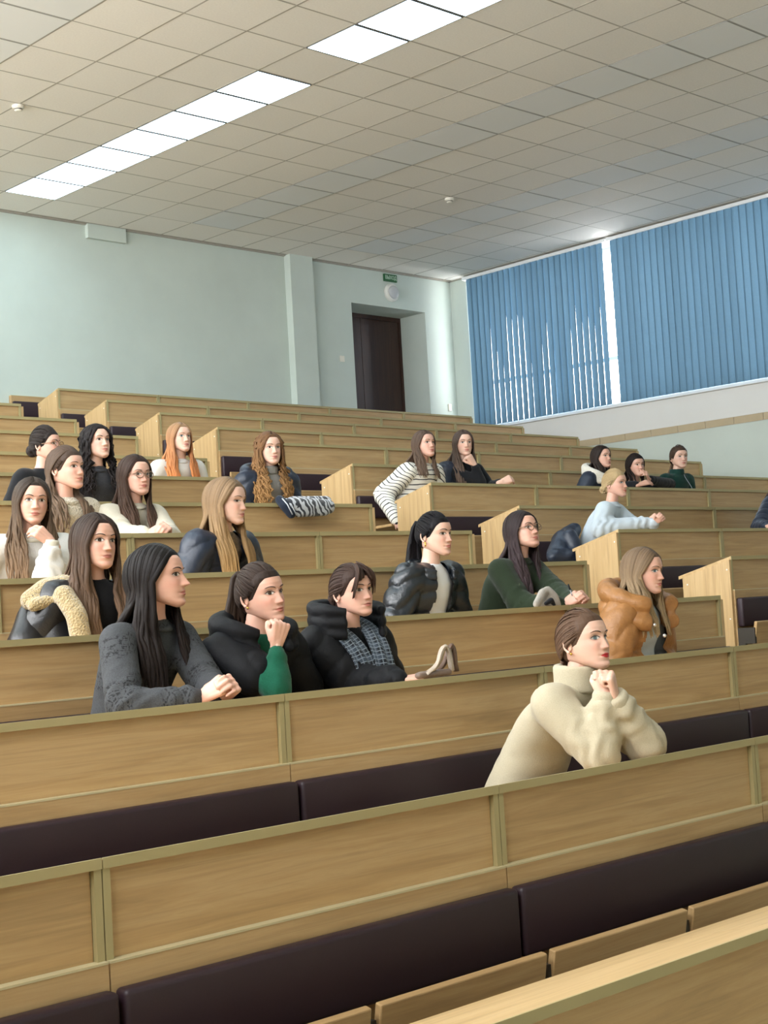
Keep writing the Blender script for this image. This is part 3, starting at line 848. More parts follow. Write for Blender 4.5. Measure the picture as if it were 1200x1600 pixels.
    def bone(s, V):
        """distance along the nearest limb, and which limb (0 torso, 1 arms)"""
        def seg(A, Bp, r):
            d = Bp-A; L = np.linalg.norm(d); d = d/L; tu = (V-A)@d; t = np.clip(tu, 0, L)
            return np.linalg.norm(V-A-t[:, None]*d, axis=1)-r, tu, L
        best, tu, L = seg(s.P, s.N, 0.13); al = tu.copy(); lb = np.zeros(len(V))
        for nm, (Sh, El, Wr, side, a) in s.arms.items():
            d1, t1, L1 = seg(Sh, El, 0.052); d2, t2, L2 = seg(El, Wr, 0.04)
            v = np.minimum(t1, L1)+np.maximum(t2, 0)+np.where((t1 > L1) & (t2 < 0), (t1-L1)+t2, 0)
            dd = np.minimum(d1, d2); m = dd < best; best = np.where(m, dd, best); al = np.where(m, v, al); lb = np.where(m, 1, lb)
        z = V[:, 2]-s.P[2]
        al = np.where(lb == 0, z, al); return al, lb

def folds(V, N, amp, seed, scale=1.0):
    r = np.random.RandomState(seed); d = np.zeros(len(V))
    for i in range(7):
        k = r.normal(size=3); k /= np.linalg.norm(k); k *= r.uniform(18, 55)*scale
        q = r.normal(size=3)*9
        ph = r.uniform(0, 6.3)
        d += np.abs(np.sin(V@k+1.5*np.sin(V@q)+ph))**1.5*r.uniform(0.4, 1)*18/np.linalg.norm(k)*scale
    return V+N*((d/7-0.25)*amp)[:, None]

def build_garment(b, root, name, mat, th, quilt=None, amp=0.010, ease=0.006, voxel=0.010, opening=None, cut=0.03, extra=(), sm=5, cuff=0.0, arms='RL', drape=''):
    """a sleeved top; quilt=(spacing, height) for padded jackets; opening=(half width at neck, at hem) leaves the front open"""
    if b.hs*ppm(b.Hc) < 280: voxel = max(voxel, 0.0125)
    sh = b.arm_shapes(th, cut, ease, arms)
    for nm in drape:                                     # empty sleeve hanging from a shoulder
        Sh, El, Wr, side, a = b.arms[nm]
        E2 = Sh+(El-Sh)*0.55 if b.sp.get('drape_arm') else Sh+np.array([0, 0, -0.25])+b.R*side*0.045-b.F*0.02
        sh += [capsule_vf(Sh-b.R*side*0.03, Sh, 0.056*b.sc+th, 0.056*b.sc+th, 14), capsule_vf(Sh, E2, 0.055*b.sc+th, 0.055*b.sc+th, 14, (b.F, 0.9))]
    V, F = fuse([b.rings(th)]+sh+list(extra), voxel, sm)
    N = vnormals(V, F); V = folds(V, N, amp, b.sp['id']*7+1)
    al, lb = b.bone(V)
    for nm, (Sh, El, Wr, side, a) in b.arms.items():       # creases gathered at the elbow and wrist
        if nm not in arms: continue
        for J, ax, reach in ((El, (Wr-Sh)/np.linalg.norm(Wr-Sh), 0.11), (Wr-(Wr-El)/np.linalg.norm(Wr-El)*0.05, (Wr-El)/np.linalg.norm(Wr-El), 0.07)):
            dd = np.linalg.norm(V-J, axis=1); k = np.exp(-(dd/reach)**2)
            u = (V-J)@ax+0.012*np.sin((V-J)@np.array([40.0, 60, 50]))
            V = V+N*(k*amp*0.45*np.sin(u*115))[:, None]
    if quilt:
        q, h = quilt
        ph = np.abs(np.sin(math.pi*(al+0.011*np.sin(V@np.array([31, 17, 23])))/q))
        V = V+N*(h*(np.sqrt(ph)-0.6))[:, None]
    if opening:
        L = b.bf(V); w = np.interp(-L[:, 2], [0.0, 0.45], opening)
        hole = (np.abs(L[:, 0]-b.sp.get('open_x', 0)) < w) & (L[:, 1] > 0.0) & (lb == 0)
        F = [f for f in F if not all(hole[i] for i in f)]
        used = np.unique(np.concatenate([np.array(f) for f in F])); mp = -np.ones(len(V), int); mp[used] = np.arange(len(used))
        V = V[used]; al = al[used]; F = [tuple(mp[i] for i in f) for f in F]
    mb = MB(); mb.add(V-b.O, F); mb.attrs['along'] = al
    return mb.build(name, mat, root, smooth=True)

def roll_collar(b, root, name, mat, rx, ryf, ryb, h, r, gap=0, tiltf=0.03, n=34, voxel=0.008, amp=0.006, z0=0.0, quilt=0, flare=0.0, rb=None, taper=True):
    """padded roll round the neck (hood, fur or stand-up collar): open by gap degrees at the front"""
    pts = []; rad = []; rr = r if np.isscalar(r) else r
    for i in range(n+1):
        t = i/n; a = math.radians(gap+(360-2*gap)*t)          # 0 = front
        back = 0.5-0.5*math.cos(a)
        p = b.N+b.R*(rx*math.sin(a))+b.F*((ryf if math.cos(a) > 0 else ryb)*math.cos(a))+np.array([0, 0, z0-tiltf*(1-back)+flare*back])
        pts.append(p); w = (r*(1-back)+(rb or r)*back)
        if gap > 15 and taper: w *= 0.55+0.45*float(sstep(0, 0.13, t)*sstep(1, 0.87, t))
        if quilt: w *= 0.90+0.16*abs(math.sin(quilt*a))
        rad.append(w)
    shapes = []
    levels = max(1, int(round(h/(r*0.9))))
    for l in range(levels):
        dz = h*l/max(1, levels-1) if levels > 1 else 0
        shapes.append(tube_vf([p+np.array([0, 0, dz]) for p in pts], rad, 12))
    V, F = fuse(shapes, voxel, 4); N = vnormals(V, F); V = folds(V, N, amp, b.sp['id']*3+len(name), 1.4)
    mb = MB(); mb.add(V-b.O, F); mb.attrs['along'] = V[:, 2]
    return mb.build(name, mat, root, smooth=True)

# ------------------------------------------------------------------ hair
class Hair:
    def __init__(s, b, sp):
        s.b, s.sp = b, sp; s.mb = MB(); s.tip = []; s.lock = []; s.aro = []
        s.r = np.random.RandomState(b.sp['id']*13+5)
        s.rad = np.array([0.081, 0.106, 0.122]); s.cen = np.array([0, -0.006, 0.002])
    def w(s, p): return s.b.Hc+s.b.Rm@(np.asarray(p)*s.b.hs)
    def surf(s, d, off=1.0):
        d = np.asarray(d, float); d = d/np.linalg.norm(d)
        # narrower below the ears, following the skull
        rd = s.rad.copy()
        return s.cen+d*(1/np.sqrt(((d/rd)**2).sum()))*off
    def put(s, pts, rad, tip0=0.0, tip1=1.0, n=6, flat=None, shade=None):
        V, F = tube_vf(pts, rad, n, flat); s.mb.add(V-s.b.O, F)
        m = len(pts); t = np.repeat(tip0+(tip1-tip0)*np.linspace(0, 1, m)**1.5, n)
        s.tip += list(t); v = s.r.uniform(0, 1) if shade is None else shade; s.lock += [v]*len(V); s.aro += [abs(1-2*j/n) for j in range(n)]*m
    def cap(s, face, hl=0.0, lift=0.010, back=True):
        V, F, nz, na = face.grid(84, 92)
        h = scalp(V[:, 1], V[:, 2], hl)
        N = -vnormals(V, F); off = -0.0030+0.0042*sstep(-0.008, 0.008, h)+0.40*lift*sstep(0.0, 0.030, h)
        P = V+N*off[:, None]
        keep = h > -0.014
        Fs = [f for f in F if all(keep[i] for i in f)]
        used = np.unique(np.concatenate([np.array(f) for f in Fs])); mp = -np.ones(len(V), int); mp[used] = np.arange(len(used))
        Wd = np.array([s.w(p) for p in P[used]])
        s.mb.add(Wd-s.b.O, [tuple(mp[i] for i in f) for f in Fs])
        s.tip += [0.0]*len(used); s.lock += [0.4]*len(used); s.aro += list(np.abs(np.sin(np.arctan2(P[used][:, 0], 0.02+np.abs(P[used][:, 1]))*9)))
    def long(s, n=44, L=0.30, part=0.0, face=(62, 62), full=1.0, wave=0.0, wl=0.07, wid=0.013, front=0.5, fx=0.085, fy=0.085, tip=(0.0, 1.0), bx=0.10, ends=0.05, root_z=0.0, curl=0.0):
        """loose hair: n locks each side from the parting over the skull, past the face, down to L below the chin"""
        b = s.b; n = int(n*1.45); wid *= 0.80
        for side in (1, -1):
            f0 = face[0] if side > 0 else face[1]
            if f0 is None: continue
            for i in range(n):
                u = (i+s.r.uniform(-0.4, 0.4))/(n-1); u = min(1, max(0, u))
                layer = s.r.uniform(0, 1)
                phi = math.radians(f0+(178-f0)*u)
                y0 = 0.070-0.115*u**0.8; z0 = math.sqrt(max(0.05, 1-((y0+0.006)/0.106)**2))*0.122
                d0 = np.array([part+side*0.004, y0, z0]); d1 = np.array([math.sin(phi)*side, math.cos(phi), -0.22-0.25*u])
                off = 1.0+0.045*full+0.09*full*layer*(0.4+0.6*u)
                pts = []
                d0n = d0/np.linalg.norm(d0); d1n = d1/np.linalg.norm(d1)
                om = math.acos(np.clip(d0n@d1n, -1, 1))
                for t in np.linspace(0, 1, 8):
                    d = (math.sin((1-t)*om)*d0n+math.sin(t*om)*d1n)/math.sin(om)
                    e = 1.0+(off-1.0)*sstep(0, 0.5, t)+0.015
                    pts.append(s.w(s.surf(d, e)))
                if wave > 0.01:
                    wv = s.r.normal(size=3); pz = s.r.uniform(0, 6.28)
                    pts = [p_+wv*wave*0.45*sstep(0.15, 0.6, i_/7)*math.sin(i_*1.9+pz) for i_, p_ in enumerate(pts)]
                Q = pts[-1]; q = b.bf(Q)
                isfront = u < front
                Lf = (q[2]-0.0)+max(0.02, L*s.r.uniform(1-ends*2, 1+ends))-0.10      # length below the last skull point
                Lf = max(0.04, Lf)
                jx = s.r.uniform(-1, 1)
                tx = side*(fx*(0.65+0.7*u/max(front, 0.01))+0.02*jx) if isfront else side*bx*(1-(u-front)/(1-front+1e-6))*1.05+0.012*jx
                ty = fy*(1-0.55*u/max(front, 0.01))+0.012*layer if isfront else -0.085-0.03*layer
                m = max(6, int(Lf/0.028)); ph = s.r.uniform(0, 6.28); ph2 = s.r.uniform(0, 6.28)
                for t in np.linspace(1/m, 1, m):
                    z = q[2]-Lf*t
                    g = sstep(0, 0.55, t)
                    x = q[0]*(1-g)+tx*g; y = q[1]*(1-g)+ty*g
                    # stay outside the torso and clothing
                    thk = b.th+0.008
                    if z < 0.0:
                        zz = -z
                        hw = np.interp(zz, [0, 0.03, 0.07, 0.12, 0.3], [0.055, 0.10, 0.145, 0.155, 0.15])*b.sc+thk
                        hd = np.interp(zz, [0, 0.03, 0.07, 0.12, 0.22, 0.4], [0.052, 0.066, 0.082, 0.105, 0.128, 0.118])*b.sc+thk
                        if abs(x) < hw:
                            lim = hd*math.sqrt(max(0.05, 1-(x/hw)**2))
                            ctr = -0.012-0.035*math.sin(min(1.5, zz*3))
                            if isfront: y = max(y, lim+ctr+0.010+0.010*layer)
                            else: y = min(y, -lim+ctr-0.006-0.010*layer)
                    a_ = wave*sstep(0, 0.35, t)
                    x += a_*math.sin(2*math.pi*Lf*t/wl+ph); y += a_*(0.9 if curl else 0.5)*math.cos(2*math.pi*Lf*t/wl+ph2 if not curl else 2*math.pi*Lf*t/wl+ph)
                    pts.append(b.N+b.B@np.array([x, y, z]))
                pts = np.array(pts); m2 = len(pts)
                tt = np.linspace(0, 1, m2)
                rad = wid*b.hs*s.r.uniform(0.75, 1.2)*(0.35+0.65*sstep(0, 0.15, tt))*(1-0.75*sstep(0.72, 1.0, tt))
                nv = pts-s.w((0, -0.01, 0)); nv[:, 2] *= 0.35; nv /= np.linalg.norm(nv, axis=1)[:, None]
                s.put(pts, rad, tip[0], tip[1], 6, (nv, 0.45))
    def slick(s, anchor, n=34, wid=0.010, hl=0.0, part=None, off=1.05, phi_max=112, sag=0.0):
        n = int(n*3.0); wid *= 0.72
        """hair combed from the hairline back to an anchor point"""
        A = np.array(anchor); dA = A-s.cen; dA /= np.linalg.norm(dA)
        for i in range(n):
            u = -1+2*i/(n-1); phi = math.radians(phi_max*u+s.r.uniform(-2.5, 2.5)); jo = s.r.uniform(-0.012, 0.006); dj = s.r.normal(size=3)*0.05; dE = dA+dj; dE /= np.linalg.norm(dE)
            y = math.cos(phi)*0.1; z = np.interp(abs(math.degrees(phi)), [0, 30, 55, 80, 112, 150], [0.072+hl, 0.063+hl, 0.040, 0.002, -0.028, -0.075])
            d0 = np.array([math.sin(phi)*0.075, y, z])-s.cen*0; d0 = d0/np.linalg.norm(d0)
            om = math.acos(np.clip(d0@dE, -1, 1)); pts = []
            for t in np.linspace(0, 1, 11):
                d = (math.sin((1-t)*om)*d0+math.sin(t*om)*dE)/math.sin(om)
                e = off+jo-0.05*(1-sstep(0, 0.35, t))
                p = s.surf(d, e); p[2] -= sag*math.sin(math.pi*t)
                pts.append(s.w(p))
            tt = np.linspace(0, 1, 11)
            pts = np.array(pts); nv = pts-s.w((0, -0.01, 0.0)); nv /= np.linalg.norm(nv, axis=1)[:, None]
            s.put(pts, wid*s.b.hs*(0.4+0.6*sstep(0, 0.25, tt))*(1-0.35*sstep(0.8, 1, tt)), 0.0, 0.15, 6, (nv, 0.28), s.r.uniform(0.25, 0.75))
    def tail(s, anchor, L=0.28, n=16, wid=0.012, out=0.05, drop=(0, -0.03), wave=0.0, spread=0.02, rise=0.02):
        b = s.b; A = s.w(anchor)
        for i in range(n):
            j = s.r.normal(size=2)*spread; ph = s.r.uniform(0, 6.28)
            pts = [A-b.Rm[:, 1]*(-0.012)]
            m = 11
            for t in np.linspace(0, 1, m):
                o = out*math.sin(min(1, t*2.4)*math.pi/2)
                p = A+b.Rm@np.array([j[0]*(0.3+t), -o, rise*math.sin(min(1, t*3)*math.pi)])+np.array([0, 0, -L*max(0, t-0.08)*s.r.uniform(0.95, 1.05)])
                p = p+b.R*(drop[0]*t+j[0]*t)+b.F*(drop[1]*t+j[1]*t)+b.R*wave*math.sin(t*9+ph)
                pts.append(p)
            tt = np.linspace(0, 1, len(pts))
            s.put(pts, wid*b.hs*(0.6+0.4*sstep(0, 0.3, tt))*(1-0.75*sstep(0.7, 1, tt)), 0.1, 1.0, 6)
    def bun(s, c, r=0.032, n=14):
        c = np.array(c)
        V, F = ell_vf(s.w(c), np.array([r, r*0.85, r])*s.b.hs*0.9, s.b.Rm); s.mb.add(V-s.b.O, F); s.tip += [0.2]*len(V); s.lock += [0.4]*len(V); s.aro += [0.5]*len(V)
        for i in range(n):
            ax = s.r.normal(size=3); ax /= np.linalg.norm(ax); e = np.cross(ax, [0.3, 0.5, 0.8]); e /= np.linalg.norm(e); f2 = np.cross(ax, e)
            a0 = s.r.uniform(0, 6.28)
            pts = [s.w(c+r*1.0*(math.cos(a)*e+math.sin(a)*f2)) for a in np.linspace(a0, a0+s.r.uniform(2.5, 5), 14)]
            s.put(pts, 0.0075*s.b.hs, 0.1, 0.5, 6)
    def strands(s, starts_ends, wid=0.008, n=1, jit=0.004, bulge=0.012, tip=(0, 0.3)):
        """single locks given by local points (fringe, loose strands)"""
        for pl in starts_ends:
            for q in range(n):
                P = np.array(pl, float)+s.r.normal(size=3)*jit
                t = np.linspace(0, 1, 12); k = np.linspace(0, 1, len(P))
                C = np.stack([np.interp(t, k, P[:, j]) for j in range(3)], 1)
                for _ in range(2): C[1:-1] = (C[:-2]+2*C[1:-1]+C[2:])/4
                pts = np.array([s.w(p) for p in C])
                s.put(pts, wid*s.b.hs*(0.5+0.5*sstep(0, 0.2, t))*(1-0.7*sstep(0.7, 1, t)), tip[0], tip[1], 6)
    def build(s, root, mat):
        s.mb.attrs['tip'] = s.tip; s.mb.attrs['lock'] = s.lock; s.mb.attrs['around'] = s.aro
        return s.mb.build('hair', mat, root, smooth=True)

# ------------------------------------------------------------------ one person
def make_person(sp):
    b = Body(sp); rs = np.random.RandomState(sp['id']+40)
    root = empty('person', (float(b.P[0]), float(b.P[1]), floor_of(b.k)), sp['label'], 'person')
    b.O = np.array([b.P[0], b.P[1], floor_of(b.k)])
    face = Face(jaw=sp.get('jaw', 0.96)*rs.uniform(0.97, 1.03), nose=sp.get('nose', 0.92)*rs.uniform(0.9, 1.08), width=rs.uniform(0.97, 1.02), lips=rs.uniform(1.05, 1.3))
    near = b.hs*ppm(b.Hc) > 280
    # body: torso, limbs, neck in one surface, with head and hands grown on
    hb = b.Hc+b.Rm@(np.array([0, -0.025, -0.055])*b.hs)
    neck = [capsule_vf(hb, b.N+np.array([0, 0, -0.02]), 0.046*b.hs, 0.052*b.sc, 14)]
    V, F = fuse([b.rings(-0.004)]+b.arm_shapes(-0.004)+b.legs(-0.004)+neck, 0.014, 3)
    mb = MB(); mb.add(V-b.O, F, 0)
    HV, HF, nz, na = face.grid(112, 96) if near else face.grid(84, 80)
    n0 = len(mb.v); mb.add((b.Hc+(HV*b.hs)@b.Rm.T)-b.O, HF, 0)
    for sx in (1, -1):                                   # ears
        ev = []
        for i in range(13):
            t = i/12; a = math.pi*(0.15+1.5*t)
            ev.append((sx*(face.width*0.0715+0.005+0.003*math.sin(math.pi*t)), -0.016+0.014*math.cos(a)*(1 if t < 0.75 else 0.7), -0.006+0.027*math.sin(a)))
        ev = np.array(ev); V2, F2 = tube_vf((b.Hc+(ev*b.hs)@b.Rm.T)-b.O, np.array([0.0045]*10+[0.0055, 0.006, 0.0045])*b.hs, 8)
        mb.add(V2, F2, 0)
        V2, F2 = ell_vf((b.Hc+b.Rm@(np.array([sx*(face.width*0.0715+0.001), -0.012, -0.006])*b.hs))-b.O, np.array([0.005, 0.013, 0.024])*b.hs, b.Rm, 10, 7)
        mb.add(V2, F2, 0)
    nails = MB()
    for nm, (Sh, El, Wr, side, a) in b.arms.items():
        if nm in sp.get('skip', ''): continue
        fa = (Wr-El)/np.linalg.norm(Wr-El)
        fd = b.B@np.array(a['fd']) if 'fd' in a else fa
        nd = b.B@np.array(a['nd']) if 'nd' in a else np.array([0, 0, 1.0])+b.R*side*0.3
        parts, tips = hand_parts(Wr, fd, nd, side, CURLS[a.get('pose', 'relaxed')], b.sc*0.97, 1.0, a.get('thumb', 'wrap' if a.get('pose') in ('fist', 'clasp', 'knuckle') else (35, 25)))
        V, F = fuse(parts, 0.0038 if near else 0.0052, 2)
        mb.add(V-b.O, F, 0)
    lip = np.zeros(len(mb.v)); blush = np.zeros(len(mb.v)); lip[n0:n0+len(HV)] = lip_attr(HV); blush[n0:n0+len(HV)] = blush_attr(HV)
    mb.attrs['lip'] = lip; mb.attrs['blush'] = blush
    body = mb.build('body', SKINS[sp.get('skin', 'fair')], root, smooth=True)
    # eyes and brows
    hairroot = srgb(sp['brow']) if 'brow' in sp else srgb('#4a3527')
    MBROW = plain('brow '+sp.get('brow', '#4a3527'), sp.get('brow', '#4a3527'), 0.7)
    M = lambda p: b.Hc+b.Rm@(np.array(p)*b.hs)-b.O
    gz = sp.get('gaze', 0.0); gv = sp.get('gazev', 0.0); open_ = sp.get('eye', 1.0)
    for sx in (1, -1):
        e = MB(); nu, nv = 10, 5; cx, cz = sx*0.0305, 0.0005
        zu = lambda u: 0.0075*open_*(1-abs(u)**2.2)+0.0006*u*sx; zl = lambda u: -0.0052*(0.4+0.6*open_)*(1-u*u)+0.0006*u*sx
        us = np.linspace(-1, 1, nu+1)
        def P(x, z, o): return M((x, float(face.y(x, z))+o, z))
        v = []
        for u in us:
            for j in range(nv+1):
                z = cz+zl(u)+(zu(u)-zl(u))*j/nv; x = cx+0.0166*u
                v.append(P(x, z, 0.0010+0.0030*(1-u*u)))
        f = [(i*(nv+1)+j, (i+1)*(nv+1)+j, (i+1)*(nv+1)+j+1, i*(nv+1)+j+1) for i in range(nu) for j in range(nv)]
        e.add(v, f, 0)
        ix, iz = cx+gz*0.005*1.0, cz+0.0006+gv*0.002; v = [P(ix, iz, 0.0052)]; ri = 0.0070
        for q in range(14):
            a = 2*math.pi*q/14; x = ix+ri*math.cos(a); z = iz+ri*math.sin(a)
            u = np.clip((x-cx)/0.0166, -0.98, 0.98); z = min(max(z, cz+zl(u)), cz+zu(u)); v.append(P(x, z, 0.0044))
        e.add(v, [(0, 1+q, 1+(q+1) % 14) for q in range(14)], 1)
        top = []; 
        for u in np.linspace(-1.05, 1.12, 12):
            uu = max(-1, min(1, u)); x = cx+0.0166*u*(1 if u*sx < 1 else 1.0); top.append(P(x, cz+zu(uu)+0.0004, 0.0042))
        e.tube(np.array(top)+0, np.array([0.0006]+[0.0013]*10+[0.0006])*b.hs, 6, 2)
        lid = [P(cx+0.0155*u, cz+zu(max(-1, min(1, u)))+0.0030, 0.0028) for u in np.linspace(-1, 1, 9)]
        e.build('eye', [M_EYE, M_IRISB if sp.get('light_eyes') else M_IRIS, M_LASH], root, smooth=True)
        br = []; 
        for t in np.linspace(0, 1, 9):
            x = sx*(0.0125+0.0365*t); z = 0.0185+0.0065*math.sin(math.pi*min(1, t*0.72))-0.003*max(0, t-0.7)/0.3; br.append(P(x, z, 0.0012))
        eb = MB(); eb.tube(np.array(br), np.array([0.0014, 0.0020, 0.0022, 0.0021, 0.0020, 0.0018, 0.0016, 0.0012, 0.0007])*b.hs, 6, 0); eb.build('eyebrow', MBROW, root, smooth=True)
    # trousers and shoes
    V, F = fuse(b.legs(0.010)+[capsule_vf(b.P-b.R*0.09, b.P+b.R*0.09, 0.085, 0.085)], 0.014, 4)
    t = MB(); t.add(V-b.O, F); t.build('trousers', plain('dark trousers', '#1c1e26', 0.8), root, smooth=True)
    for shp in b.shoes():
        t = MB(); t.add(np.maximum(shp[0], [-99, -99, floor_of(b.k)+0.003])-b.O, shp[1]); t.build('shoe', plain('black shoe', '#17171a', 0.5), root, smooth=True)
    # clothes
    for g in sp['clothes']: g(b, root)
    # hair
    h = Hair(b, sp); sp['hair'](h, face); hm = h.build(root, hair_mat('hair '+sp['hc'][0]+sp['hc'][1], *sp['hc']))
    if sp.get('glasses'): glasses(b, root, face)
    for sx in sp.get('earrings', ()):
        mbk = MB(); c = M((sx*(face.width*0.0715+0.006), -0.006, -0.040)); mbk.ell(c, (0.005*b.hs,)*3); 
        if sp.get('drop'): mbk.tube([c, c+np.array([0, 0, -0.018])], 0.0035)
        mbk.build('earring', M_GOLD, root, smooth=True)
    return b, root

def glasses(b, root, face):
    M = lambda p: b.Hc+b.Rm@(np.array(p)*b.hs)-b.O
    g = MB(); ls = MB()
    for sx in (1, -1):
        ring = []
        for i in range(21):
            a = 2*math.pi*i/20; x = sx*0.0325+0.0235*math.cos(a); z = -0.004+0.0195*math.sin(a)
            ring.append(M((x, 0.1005-0.10*(abs(x)-0.03)**1*0.22, z)))
        g.tube(ring, 0.0022*b.hs, 6, 0, cap=False)
        ls.add([M((sx*0.0325, 0.1002, -0.004))]+[p for p in ring[:-1]], [(0, 1+q, 1+(q+1) % 20) for q in range(20)])
        g.tube([M((sx*0.0555, 0.0955, 0.0)), M((sx*0.0735, 0.06, 0.004)), M((sx*0.0785, 0.0, 0.004)), M((sx*0.077, -0.02, -0.008))], 0.0022*b.hs, 6)
    g.tube([M((-0.0095, 0.1, 0.0)), M((0, 0.103, 0.003)), M((0.0095, 0.1, 0.0))], 0.0022*b.hs, 6)
    o = g.build('glasses', M_SPEC, root, smooth=True)
    ls.build('lens', M_LENS, o, smooth=True)
# ------------------------------------------------------------------ fabrics
def knit(name, hexc, scale=260, var=0.10, rough=0.9, bump=0.5, fuzz=0.12):
    if name in MATS: return MATS[name]
    m = NT(name); c = srgb(hexc)
    n = m.noise(m.coords('Object'), scale, 3, 0.6); n2 = m.noise(m.coords('Object'), 9, 3, 0.5)
    m.col(m.mix(m.math('MULTIPLY', n2, 0.35), m.ramp(n, [(0.3, mul_c(c, 1-var)), (0.7, mul_c(c, 1+var))]), mul_c(c, 0.85)))
    m.set(Roughness=rough); m.b.inputs['Specular IOR Level'].default_value = 0.2
    m.b.inputs['Sheen Weight'].default_value = fuzz; m.b.inputs['Sheen Roughness'].default_value = 0.5
    m.bump(n, bump, 0.003); return m.m
def shell(name, hexc, rough=0.38, spec=0.5, bump=0.25):
    """smooth padded-jacket fabric with small creases"""
    if name in MATS: return MATS[name]
    m = NT(name); c = srgb(hexc)
    n = m.noise(m.coords('Object'), 38, 5, 0.6, 0.8)
    m.col(m.ramp(n, [(0.3, mul_c(c, 0.85)), (0.7, mul_c(c, 1.12))])); m.set(Roughness=rough)
    m.b.inputs['Specular IOR Level'].default_value = spec; m.bump(n, bump, 0.008); return m.m
def stripes():
    m = NT('white and black striped knit'); a = m.attr('along')
    n = m.noise(m.coords('Object'), 7, 2); s = m.math('ADD', a, m.math('MULTIPLY', n, 0.030))
    f = m.math('FRACT', m.math('MULTIPLY', s, 27.0))
    k = m.ramp(f, [(0.0, srgb('#e6e3da')), (0.74, srgb('#e6e3da')), (0.78, srgb('#2b2c33')), (0.96, srgb('#2b2c33')), (1.0, srgb('#e6e3da'))])
    m.col(k); m.set(Roughness=0.9); m.bump(m.noise(m.coords('Object'), 250, 2), 0.3, 0.003); return m.m
def fairisle():
    """charcoal knit with bands of darker lozenges"""
    m = NT('charcoal patterned knit'); a = m.attr('along'); tc = m.coords('Object')
    sep = m.new('ShaderNodeSeparateXYZ'); m.link(tc, sep.inputs[0])
    u = m.math('MULTIPLY', m.math('ADD', sep.outputs[0], m.math('MULTIPLY', sep.outputs[1], 0.9)), 24.0)
    v = m.math('MULTIPLY', a, 24.0)
    tri = lambda x: m.math('ABSOLUTE', m.math('SUBTRACT', m.math('FRACT', x), 0.5))
    loz = m.math('ADD', tri(u), tri(v))
    ring = m.ramp(loz, [(0.30, (0, 0, 0, 1)), (0.36, (1, 1, 1, 1)), (0.46, (1, 1, 1, 1)), (0.52, (0, 0, 0, 1)), (0.68, (0, 0, 0, 1)), (0.72, (1, 1, 1, 1))])
    band = m.ramp(m.math('FRACT', m.math('MULTIPLY', a, 5.5)), [(0.10, (0, 0, 0, 1)), (0.16, (1, 1, 1, 1)), (0.62, (1, 1, 1, 1)), (0.68, (0, 0, 0, 1))])
    holes = m.ramp(m.noise(tc, 130, 2), [(0.42, (0, 0, 0, 1)), (0.55, (1, 1, 1, 1))])
    fac = m.mix(1.0, m.mix(1.0, ring, band, 'MULTIPLY'), holes, 'MULTIPLY')
    c = srgb('#3b3d40'); n = m.noise(tc, 240, 3)
    base = m.ramp(n, [(0.3, mul_c(c, 0.75)), (0.7, mul_c(c, 1.2))])
    m.col(m.mix(fac, base, srgb('#121315'))); m.set(Roughness=0.9); m.bump(n, 0.5, 0.003); return m.m
def plaid():
    m = NT('grey blue plaid wool'); tc = m.new('ShaderNodeTexCoord'); sep = m.new('ShaderNodeSeparateXYZ')
    a = m.attr('along'); c2 = m.attr('across')
    def line(x, k, w): return m.ramp(m.math('FRACT', m.math('MULTIPLY', x, k)), [(0.0, (0, 0, 0, 1)), (w, (0, 0, 0, 1)), (w+0.06, (1, 1, 1, 1)), (0.94, (1, 1, 1, 1)), (1.0, (0, 0, 0, 1))])
    base = m.mix(line(a, 22, 0.45), srgb('#171b22'), srgb('#39424e'))
    base = m.mix(m.math('MULTIPLY', line(c2, 22, 0.45), 0.6), base, srgb('#4c5764'))
    base = m.mix(line(a, 66, 0.75), base, srgb('#818b95')); base = m.mix(m.math('MULTIPLY', line(c2, 66, 0.75), 0.7), base, srgb('#78828c'))
    m.col(base); m.set(Roughness=0.95); return m.m
def zebra():
    m = NT('black and white zebra print'); v = m.coords('Object', (9, 3.5, 9), (0.5, 0.2, 0.6))
    w = m.new('ShaderNodeTexWave'); w.inputs['Scale'].default_value = 1.1; w.inputs['Distortion'].default_value = 10.0; w.inputs['Detail'].default_value = 2.0; w.inputs['Detail Scale'].default_value = 1.2
    m.link(v, w.inputs['Vector'])
    m.col(m.ramp(w.outputs['Fac'], [(0.44, srgb('#23262e')), (0.52, srgb('#b9bdc4'))])); m.set(Roughness=0.9); m.b.inputs['Sheen Weight'].default_value = 0.4; return m.m
def sherpa(name, hexc): 
    if name in MATS: return MATS[name]
    m = NT(name); c = srgb(hexc)
    vo = m.new('ShaderNodeTexVoronoi'); vo.inputs['Scale'].default_value = 120; m.link(m.coords('Object'), vo.inputs['Vector'])
    n = m.noise(m.coords('Object'), 60, 4, 0.7)
    h = m.math('ADD', n, vo.outputs['Distance'])
    m.col(m.ramp(h, [(0.35, mul_c(c, 0.72)), (0.8, mul_c(c, 1.08))])); m.set(Roughness=1.0); m.b.inputs['Sheen Weight'].default_value = 0.5
    m.bump(h, 0.9, 0.008); return m.m
CREAM = knit('cream wool knit', '#b8ae96', 300, 0.08); FAIR = fairisle(); STRIPE = stripes(); PLAID = plaid(); ZEBRA = zebra()
BLACKP = shell('black puffer nylon', '#0e0f13', 0.68, 0.25); NAVYP = shell('navy puffer nylon', '#1e2738', 0.42); LEATHER = shell('black quilted leatherette', '#1a2027', 0.30, 0.6, 0.35)
MUSTARD = shell('mustard puffer nylon', '#96683a', 0.45, 0.45, 0.4); OLIVE = knit('dark green knit', '#2b3727', 280, 0.14); TEAL = knit('teal rib knit', '#14543f', 200, 0.12)
WHITEK = knit('white fleece', '#cfcdc8', 220, 0.05); WHITEC = knit('cream knit cardigan', '#cbc4b3', 240, 0.07); BLUEK = knit('pale blue jersey', '#b9c4cd', 320, 0.04, bump=0.2)
